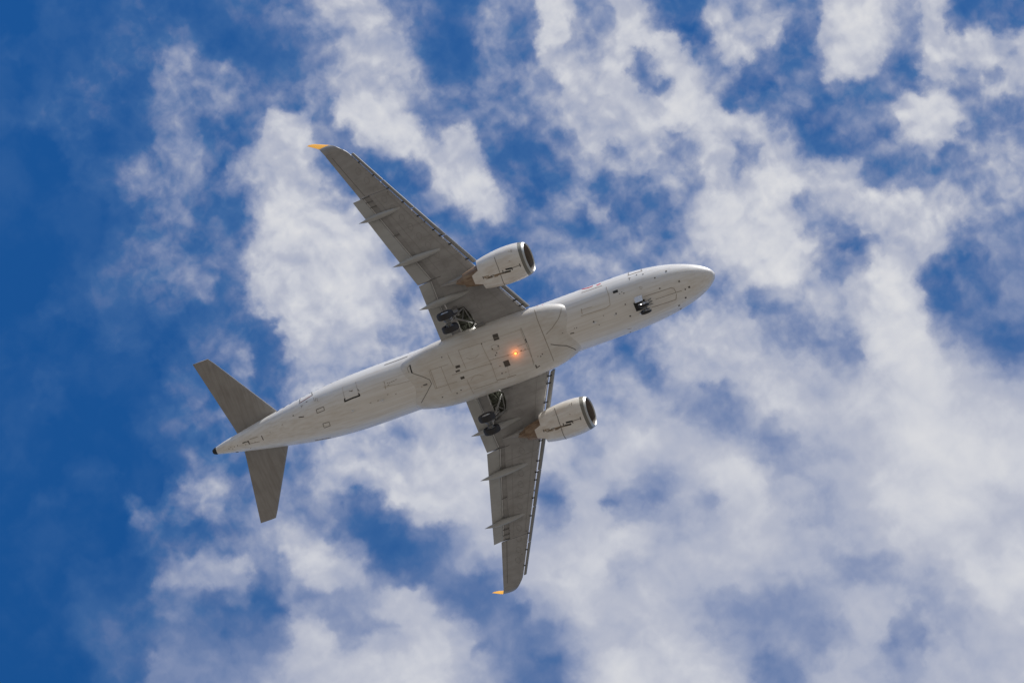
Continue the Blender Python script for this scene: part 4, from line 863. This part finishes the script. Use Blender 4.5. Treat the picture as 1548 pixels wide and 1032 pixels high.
 ("hull","placard","MARK",0.02,[(-11.94,-1.3,-0.78),(-11.94,-1.18,-0.91)],0),
 ("hull","placard","SEAM",0.03,[(-10.94,-1.53,-0.74),(-10.92,-1.33,-1.03)],0),
 ("hull","placard","SEAM",0.03,[(-10.82,-1.51,-0.82),(-10.8,-1.3,-1.09)],0),
 ("hull","placard","SEAM",0.03,[(-10.69,-1.48,-0.89),(-10.68,-1.27,-1.14)],0),
 ("hull","window_belt_joint","SEAML",0.05,[(-5.51,-1.91,-0.5),(-4.65,-1.91,-0.53),(-3.78,-1.92,-0.49)],0),
 ("hull","bulk_cargo_door","SEAM",0.022,[(-5.86,-0.77,-1.91),(-4.89,-0.65,-1.96),(-4.0,-0.58,-1.98)],0),
 ("hull","bulk_cargo_door","SEAM",0.05,[(-5.72,-1.1,-1.72),(-5.72,-0.94,-1.82)],0),
 ("hull","bulk_cargo_door","SEAM",0.05,[(-5.72,-0.88,-1.85),(-5.77,-0.62,-1.97)],0),
 ("hull","placard","SEAM",0.045,[(-5.55,-0.94,-1.82),(-5.45,-0.94,-1.82)],0),
 ("hull","placard","SEAM",0.045,[(-5.41,-0.91,-1.84),(-5.3,-0.91,-1.83)],0),
 ("hull","placard","SEAM",0.045,[(-5.25,-0.91,-1.83),(-5.15,-0.92,-1.83)],0),
 ("hull","placard","SEAM",0.045,[(-4.93,-0.96,-1.81),(-4.83,-0.96,-1.81)],0),
 ("hull","placard","SEAM",0.045,[(-5.55,-0.8,-1.89),(-5.44,-0.8,-1.89)],0),
 ("hull","placard","SEAM",0.045,[(-5.1,-0.93,-1.83),(-4.99,-0.93,-1.83)],0),
 ("hull","placard","SEAM",0.045,[(-7.14,-0.1,-2.05),(-7.03,-0.1,-2.05)],0),
 ("hull","placard","SEAM",0.045,[(-6.59,-0.05,-2.06),(-6.49,-0.06,-2.06)],0),
 ("hull","placard","SEAM",0.045,[(-5.26,-0.07,-2.07),(-5.16,-0.08,-2.07)],0),
 ("hull","placard","SEAM",0.045,[(-5.81,-0.22,-2.06),(-5.71,-0.23,-2.06)],0),
 ("hull","placard","SEAM",0.045,[(-3.38,0.06,-2.16),(-3.28,0.05,-2.19)],0),
 ("hull","placard","SEAM",0.045,[(-9.7,-1.83,0.38),(-9.58,-1.85,0.28)],0),
 ("hull","placard","SEAM",0.045,[(-13.76,-0.52,-0.81),(-13.65,-0.53,-0.84)],0),
 ("hull","placard","SEAM",0.045,[(-8.11,-1.24,-1.55),(-8.0,-1.25,-1.55)],0),
 ("hull","drain_hole","SEAML",0.08,[(-3.15,0.0,-2.21),(-2.9,0.01,-2.25)],0),
 ("hull","tail_access_panel","MARK",0.07,[(-17.08,-0.07,0.09),(-16.84,-0.09,0.02),(-16.6,-0.08,-0.05)],0),
 ("hull","tail_access_panel","MARK",0.07,[(-16.6,-0.13,-0.05),(-16.6,0.14,-0.04)],0),
 ("hull","tail_access_panel","MARK",0.06,[(-15.5,-0.21,-0.37),(-15.48,0.13,-0.39)],0),
 ("hull","tail_access_panel","SEAM",0.03,[(-16.46,-0.19,-0.08),(-15.74,-0.21,-0.3)],0),
 ("hull","tail_access_panel","SEAM",0.03,[(-16.6,0.11,-0.05),(-15.81,0.16,-0.28)],0),
 ("hull","drain_hole","MARK",0.07,[(-17.53,-0.0,0.23),(-17.49,-0.01,0.22)],0),
 ("hull","drain_hole","SEAM",0.06,[(-16.93,0.09,0.05),(-16.87,0.09,0.03)],0),
 ("hull","drain_hole","SEAM",0.06,[(-18.07,-0.01,0.39),(-18.02,-0.01,0.38)],0),
 ("hull","drain_hole","SEAM",0.06,[(-18.26,0.05,0.45),(-18.2,0.05,0.43)],0),
 ("hull","drain_hole","SEAM",0.06,[(-17.98,0.13,0.38),(-17.93,0.13,0.36)],0),
 ("hull","drain_hole","SEAM",0.06,[(-17.8,0.02,0.31),(-17.74,0.02,0.29)],0),
 ("hull","drain_hole","SEAM",0.06,[(-16.17,0.11,-0.18),(-16.12,0.1,-0.2)],0),
 ("hull","drain_hole","SEAM",0.06,[(-16.72,0.47,0.13),(-16.67,0.47,0.11)],0),
 ("hull","drain_hole","SEAM",0.06,[(-14.81,-0.26,-0.57),(-14.76,-0.26,-0.59)],0),
 ("hull","oil_drain","BLACK",0.12,[(-17.91,0.49,0.63),(-17.73,0.54,0.63)],0),
 ("engS","cowl_joint","MARK",0.03,[(4.75,-6.7,-2.75),(4.78,-6.03,-3.13),(4.75,-5.37,-3.1),(4.66,-4.57,-2.32)],0),
 ("engS","cowl_latch","MARK",0.03,[(5.66,-5.67,-3.17),(6.18,-5.65,-3.13)],0),
 ("engS","cowl_latch","MARK",0.06,[(6.22,-5.76,-3.12),(6.2,-5.54,-3.11)],0),
 ("engS","cowl_latch","BLACK",0.11,[(5.2,-5.73,-3.18),(5.62,-5.67,-3.17)],0),
 ("engS","cowl_latch","BLACK",0.09,[(5.07,-5.57,-3.16),(5.5,-5.52,-3.16)],0),
 ("engS","cowl_latch","MARK",0.06,[(5.0,-5.76,-3.17),(4.97,-5.56,-3.15)],0),
 ("engS","cowl_latch","MARK",0.06,[(5.64,-5.71,-3.18),(5.63,-5.53,-3.16)],0),
 ("engS","oil_streak","MARK",0.042830674157942936,[(4.88,-5.58,-3.15),(5.26,-5.56,-3.17)],0),
 ("engS","oil_streak","STAIN",0.02589033064383457,[(4.56,-5.54,-3.12),(4.84,-5.53,-3.14)],0),
 ("engS","oil_streak","STAIN",0.030461993970776605,[(3.59,-5.65,-2.98),(3.99,-5.64,-3.06)],0),
 ("engS","oil_streak","STAIN",0.01805679559048111,[(4.64,-5.58,-3.13),(4.8,-5.57,-3.15)],0),
 ("engS","oil_streak","MARK",0.03525515100386594,[(3.85,-5.57,-3.03),(4.29,-5.56,-3.09)],0),
 ("engS","oil_streak","STAIN",0.048883084510264796,[(5.22,-5.54,-3.16),(5.41,-5.53,-3.16)],0),
 ("engS","oil_streak","STAIN",0.036756520272107865,[(3.78,-5.62,-3.02),(4.17,-5.6,-3.08)],0),
 ("engS","oil_streak","STAIN",0.03338384597216125,[(4.33,-5.63,-3.1),(4.72,-5.61,-3.14)],0),
 ("engS","oil_streak","MARK",0.029444610081882684,[(3.71,-5.62,-3.0),(4.14,-5.61,-3.08)],0),
 ("engS","oil_streak","STAIN",0.01829050837822491,[(4.37,-5.54,-3.1),(4.68,-5.52,-3.13)],0),
 ("engS","oil_streak","STAIN",0.032790571533294156,[(3.9,-5.57,-3.03),(4.29,-5.56,-3.09)],0),
 ("engS","oil_streak","STAIN",0.04194873780750921,[(4.3,-5.59,-3.1),(4.47,-5.59,-3.12)],0),
 ("engS","oil_streak","MARK",0.02274226029871929,[(3.97,-5.59,-3.05),(4.22,-5.58,-3.08)],0),
 ("engS","oil_streak","STAIN",0.023679288816159633,[(3.69,-5.53,-2.99),(3.92,-5.53,-3.03)],0),
 ("engS","oil_streak","STAIN",0.0350729837235467,[(4.53,-5.55,-3.12),(4.96,-5.53,-3.15)],0),
 ("engS","oil_streak","STAIN",0.031496233021170855,[(4.47,-5.55,-3.11),(4.74,-5.53,-3.14)],0),
 ("engS","oil_streak","MARK",0.03604952358002628,[(4.61,-5.58,-3.13),(5.05,-5.55,-3.16)],0),
 ("engS","oil_streak","STAIN",0.02277585102528825,[(3.93,-5.52,-3.03),(4.2,-5.51,-3.07)],0),
 ("engS","oil_streak","STAIN",0.033621087953767545,[(4.29,-5.49,-3.08),(4.56,-5.48,-3.11)],0),
 ("engS","oil_streak","STAIN",0.021601931185007268,[(4.5,-5.63,-3.12),(4.91,-5.61,-3.16)],0),
 ("engS","oil_streak","MARK",0.03448572392034983,[(4.38,-5.55,-3.1),(4.67,-5.54,-3.13)],0),
 ("engS","oil_streak","STAIN",0.03924859023912394,[(4.37,-5.6,-3.1),(4.71,-5.58,-3.14)],0),
 ("engS","oil_streak","STAIN",0.040911529372656824,[(4.33,-5.55,-3.1),(4.77,-5.53,-3.14)],0),
 ("engS","oil_streak","STAIN",0.042758944571183274,[(3.75,-5.63,-3.01),(4.03,-5.62,-3.06)],0),
 ("engS","oil_streak","MARK",0.038610018335719545,[(4.09,-5.66,-3.07),(4.33,-5.65,-3.1)],0),
 ("engS","oil_streak","STAIN",0.04002678261990167,[(3.59,-5.73,-2.99),(3.99,-5.72,-3.06)],0),
 ("engS","cowl_latch","MARK",0.05,[(3.56,-5.79,-2.98),(3.55,-5.61,-2.97)],0),
 ("engS","cowl_latch","STAIN",0.05,[(3.71,-5.76,-3.01),(3.69,-5.63,-3.0)],0),
 ("engS","placard","MARK",0.05,[(5.94,-6.75,-2.7),(5.98,-6.72,-2.74)],0),
 ("engS","placard","SEAM",0.06,[(5.78,-6.73,-2.75),(5.83,-6.72,-2.75)],0),
 ("engS","placard","SEAM",0.05,[(5.92,-6.67,-2.8),(5.98,-6.66,-2.8)],0),
 ("engS","placard","SEAM",0.03,[(5.6,-6.18,-3.11),(5.7,-6.14,-3.12)],0),
 ("engS","oil_streak","STAIN",0.03,[(4.82,-5.54,-3.14),(5.46,-5.47,-3.15)],0),
 ("engP","cowl_joint","MARK",0.03,[(4.65,4.58,-2.35),(4.7,5.11,-2.99),(4.69,5.76,-3.15),(4.6,6.92,-2.33)],0),
 ("engP","cowl_latch","MARK",0.03,[(5.59,5.67,-3.17),(6.12,5.69,-3.14)],0),
 ("engP","cowl_latch","MARK",0.06,[(6.16,5.58,-3.12),(6.14,5.8,-3.14)],0),
 ("engP","cowl_latch","BLACK",0.11,[(5.12,5.62,-3.17),(5.55,5.67,-3.17)],0),
 ("engP","cowl_latch","BLACK",0.09,[(4.99,5.78,-3.17),(5.43,5.83,-3.18)],0),
 ("engP","cowl_latch","MARK",0.06,[(4.92,5.59,-3.16),(4.9,5.79,-3.16)],0),
 ("engP","cowl_latch","MARK",0.06,[(5.57,5.63,-3.17),(5.56,5.82,-3.17)],0),
 ("engP","oil_streak","MARK",0.042830674157942936,[(4.8,5.78,-3.16),(5.19,5.79,-3.17)],0),
 ("engP","oil_streak","STAIN",0.02589033064383457,[(4.48,5.81,-3.13),(4.76,5.82,-3.15)],0),
 ("engP","oil_streak","STAIN",0.030461993970776605,[(3.49,5.73,-2.97),(3.9,5.73,-3.05)],0),
 ("engP","oil_streak","STAIN",0.01805679559048111,[(4.55,5.78,-3.13),(4.72,5.78,-3.15)],0),
 ("engP","oil_streak","MARK",0.03525515100386594,[(3.76,5.8,-3.02),(4.2,5.8,-3.09)],0),
 ("engP","oil_streak","STAIN",0.048883084510264796,[(5.15,5.8,-3.17),(5.34,5.81,-3.18)],0),
 ("engP","oil_streak","STAIN",0.036756520272107865,[(3.68,5.76,-3.01),(4.08,5.76,-3.08)],0),
 ("engP","oil_streak","STAIN",0.03338384597216125,[(4.25,5.73,-3.1),(4.64,5.75,-3.14)],0),
 ("engP","oil_streak","MARK",0.029444610081882684,[(3.61,5.75,-2.99),(4.05,5.76,-3.07)],0),
 ("engP","oil_streak","STAIN",0.01829050837822491,[(4.29,5.83,-3.1),(4.6,5.84,-3.14)],0),
 ("engP","oil_streak","STAIN",0.032790571533294156,[(3.8,5.8,-3.03),(4.2,5.8,-3.09)],0),
 ("engP","oil_streak","STAIN",0.04194873780750921,[(4.22,5.77,-3.09),(4.38,5.77,-3.11)],0),
 ("engP","oil_streak","MARK",0.02274226029871929,[(3.88,5.78,-3.04),(4.13,5.79,-3.08)],0),
 ("engP","oil_streak","STAIN",0.023679288816159633,[(3.59,5.84,-2.98),(3.83,5.85,-3.03)],0),
 ("engP","oil_streak","STAIN",0.0350729837235467,[(4.44,5.81,-3.12),(4.88,5.82,-3.16)],0),
 ("engP","oil_streak","STAIN",0.031496233021170855,[(4.38,5.81,-3.11),(4.66,5.82,-3.14)],0),
 ("engP","oil_streak","MARK",0.03604952358002628,[(4.53,5.78,-3.13),(4.97,5.8,-3.17)],0),
 ("engP","oil_streak","STAIN",0.02277585102528825,[(3.84,5.86,-3.03),(4.11,5.86,-3.08)],0),
 ("engP","oil_streak","STAIN",0.033621087953767545,[(4.21,5.88,-3.09),(4.48,5.88,-3.12)],0),
 ("engP","oil_streak","STAIN",0.021601931185007268,[(4.42,5.73,-3.12),(4.83,5.74,-3.16)],0),
 ("engP","oil_streak","MARK",0.03448572392034983,[(4.3,5.81,-3.1),(4.58,5.82,-3.13)],0),
 ("engP","oil_streak","STAIN",0.03924859023912394,[(4.28,5.77,-3.1),(4.63,5.78,-3.14)],0),
 ("engP","oil_streak","STAIN",0.040911529372656824,[(4.25,5.81,-3.1),(4.69,5.82,-3.14)],0),
 ("engP","oil_streak","STAIN",0.042758944571183274,[(3.65,5.75,-3.0),(3.94,5.75,-3.05)],0),
 ("engP","oil_streak","MARK",0.038610018335719545,[(3.99,5.71,-3.06),(4.24,5.72,-3.1)],0),
 ("engP","oil_streak","STAIN",0.04002678261990167,[(3.49,5.65,-2.96),(3.9,5.65,-3.04)],0),
 ("engP","cowl_latch","MARK",0.05,[(3.46,5.59,-2.95),(3.45,5.77,-2.96)],0),
 ("engP","cowl_latch","STAIN",0.05,[(3.61,5.61,-2.98),(3.59,5.75,-2.99)],0),
 ("engP","placard","MARK",0.05,[(5.85,4.63,-2.52),(5.89,4.66,-2.57)],0),
 ("engP","placard","SEAM",0.06,[(5.68,4.65,-2.59),(5.74,4.66,-2.59)],0),
 ("engP","placard","SEAM",0.05,[(5.83,4.71,-2.65),(5.9,4.71,-2.66)],0),
 ("engP","placard","SEAM",0.03,[(5.52,5.17,-3.05),(5.62,5.21,-3.07)],0),
 ("engP","oil_streak","STAIN",0.03,[(4.74,5.81,-3.15),(5.39,5.88,-3.17)],0),
]
HOST = {'hull': fuselage, 'engS': engS, 'engP': engP}
TREE = {'hull': HULL, 'engS': BS, 'engP': BP}
MATS = dict(SEAM=SEAM, MARK=MARK, STAIN=STAIN, RED=RED, BLACK=BLACK, SEAML=SEAML)
FAINTS = ('fairing_panel', 'main_gear_bay_door', 'bulk_cargo_door', 'forward_cargo_door', 'antenna_plate')
acc_ = {}
lay = 0
for t, n, m, w, pts, c in DECALS:
    lay += 1
    s_ = strip(pts, w, TREE[t], off=.010 + .0009 * (lay % 9), closed=bool(c))
    k = (t, n, m)
    if n not in ('forward_cargo_door','aft_cargo_door','rear_service_door','nose_gear_bay_door','main_gear_bay_door','fairing_panel','bulk_cargo_door','cowl_latch','tail_access_panel'): k = (t, n, m, lay)
    if k in acc_: acc_[k].add(s_.v, s_.f)
    else: acc_[k] = s_
for k, m in acc_.items():
    host = fairing if k[1] in ('fairing_panel', 'main_gear_bay_door', 'ram_air_outlet', 'belly_vent', 'latch') else HOST[k[0]]
    m.obj(k[1], FAINT if k[2] == 'SEAM' and k[1] in FAINTS else MATS[k[2]], host, fix=False)
# flashing red beacon under the belly
bq, bn, _, _ = HULL.ray_cast(S(14.42, .06, -6), Vector((0, 0, 1)))
MB().lathe([(0, .13), (.03, .12), (.06, .11)], (0, 0, 0), n=20).obj('beacon_base', DARKALU, fairing).matrix_local = Matrix.Translation(bq) @ Matrix.Rotation(math.pi / 2, 4, 'Y')
MB().lathe([(.05, .10), (.11, .085), (.15, .05), (.165, .001)], (0, 0, 0), n=20).obj('red_beacon', LAMPR, fairing).matrix_local = Matrix.Translation(bq) @ Matrix.Rotation(math.pi / 2, 4, 'Y')
# blade aerials and drain masts along the keel
for s_, l, hgt in ((8.6, .32, .30), (24.2, .34, .32), (26.4, .30, .25), (11.0 - 3.9, .2, .16)):
    q, _, _, _ = HULL.ray_cast(S(s_, 0, -6), Vector((0, 0, 1)))
    MB().loft([[q + Vector((l / 2, 0, .02)), q + Vector((0, .025, .02)), q + Vector((-l / 2, 0, .02)), q + Vector((0, -.025, .02))],
               [q + Vector((-.02, 0, -hgt)), q + Vector((-.1, .012, -hgt)), q + Vector((-l / 2 - .06, 0, -hgt)), q + Vector((-.1, -.012, -hgt))]], smooth=False).obj('blade_aerial', WHITE, fuselage)
# cabin windows and flight-deck glazing
def side_hit(s_, z_, sd):
    q, n_, _, _ = HULL.ray_cast(S(s_, sd * 6, z_), Vector((0, -sd, 0))); return q, n_
wm = None
for sd in (-1, 1):
    for i in range(48):
        s_ = 6.9 + .533 * i
        q, n_ = side_hit(s_, .48, sd)
        if q is None: continue
        if wm is None:
            wm = MB(); ring = []
            for a in range(16):
                t = 2 * math.pi * a / 16; ring.append((.115 * math.copysign(abs(math.cos(t)) ** .7, math.cos(t)), .17 * math.copysign(abs(math.sin(t)) ** .7, math.sin(t))))
            wm.add([(x, y, .004) for x, y in ring] + [(x * 1.12, y * 1.12, -.01) for x, y in ring], [tuple(range(16))] + [(a, a + 16, (a + 1) % 16 + 16, (a + 1) % 16) for a in range(16)])
            wm = wm.mesh('cabin_window', GLASS)
        o = bpy.data.objects.new('cabin_window', wm); sc.collection.objects.link(o); o.parent = fuselage
        zz = n_.normalized(); xx = Vector((1, 0, 0)); yy = zz.cross(xx).normalized(); xx = yy.cross(zz)
        o.matrix_local = Matrix.Translation(q) @ Matrix((xx, yy, zz)).transposed().to_4x4()
for sd in (-1, 1):
    for pts in (((2.25, .15, .84), (3.0, .15, 1.24), (3.05, .75, 1.16), (2.35, .80, .72)), ((2.4, .88, .70), (3.1, .85, 1.12), (3.35, 1.22, .98), (2.85, 1.30, .52)), ((2.95, 1.36, .50), (3.45, 1.28, .96), (3.95, 1.42, .90), (3.75, 1.60, .50))):
        vs, n = [], 5
        P4 = [S(a, sd * b, z_) for a, b, z_ in pts]
        for i in range(n + 1):
            for j in range(n + 1):
                p = P4[0].lerp(P4[1], i / n).lerp(P4[3].lerp(P4[2], i / n), j / n); q, nn, _, _ = HULL.find_nearest(p)
                vs.append(q + nn * (.012 if nn.dot(q - Vector((q.x, 0, -.3))) > 0 else -.012))
        MB().add(vs, [(i * (n + 1) + j, i * (n + 1) + j + 1, (i + 1) * (n + 1) + j + 1, (i + 1) * (n + 1) + j) for i in range(n) for j in range(n)], True).obj('cockpit_window', GLASS, fuselage)

bl_d = bpy.data.lights.new('beacon_lamp', 'POINT'); bl_d.energy = 7; bl_d.color = (1, .27, .06); bl_d.shadow_soft_size = .06
bl = bpy.data.objects.new('beacon_lamp', bl_d); sc.collection.objects.link(bl); bl.parent = fairing
bl.location = bq + Vector((0, 0, -.30))
# flat black patch painting the dark inside the open nose wheel bay, skin streaks running aft along the belly
strip([S(4.95, 0, -2.07), S(5.75, 0, -2.07)], .62, HULL, off=.018).obj('nose_bay_shade', BLACK, fuselage, fix=False)

# tank access panels and skin joints under the wings
for sd, tree, host in ((-1, WS, wingS), (1, WP, wingP)):
    for i in range(15):
        y = 3.6 + i * .78 + (.35 if i > 2 else 0)
        s_ = sF(y) + (sC(y) - sF(y)) * .52
        if abs(y - 5.75) < .5: continue
        loop = [S(s_ + .17 * math.cos(t), sd * (y + .26 * math.sin(t)), wz(y)) for t in [2 * math.pi * j / 14 for j in range(15)]]
        strip(loop, .022, tree, off=.004).obj('tank_access_panel', SPARL, host, fix=False)
    for u, y0, y1 in ((.20, 2.7, 12.9), (.80, 6.7, 12.9)):
        strip([S(sF(y) + (sC(y) - sF(y)) * u, sd * y, wz(y)) for y in span(y0, y1, 1.0)], .03, tree, off=.004).obj('spar_joint', SPARL, host, fix=False)
    for y in (3.3, 7.4, 10.2):
        strip([S(sF(y) + (sC(y) - sF(y)) * u, sd * y, wz(y)) for u in (.06, .3, .6, .97)], .02, tree, off=.004).obj('skin_joint', SPARL, host, fix=False)
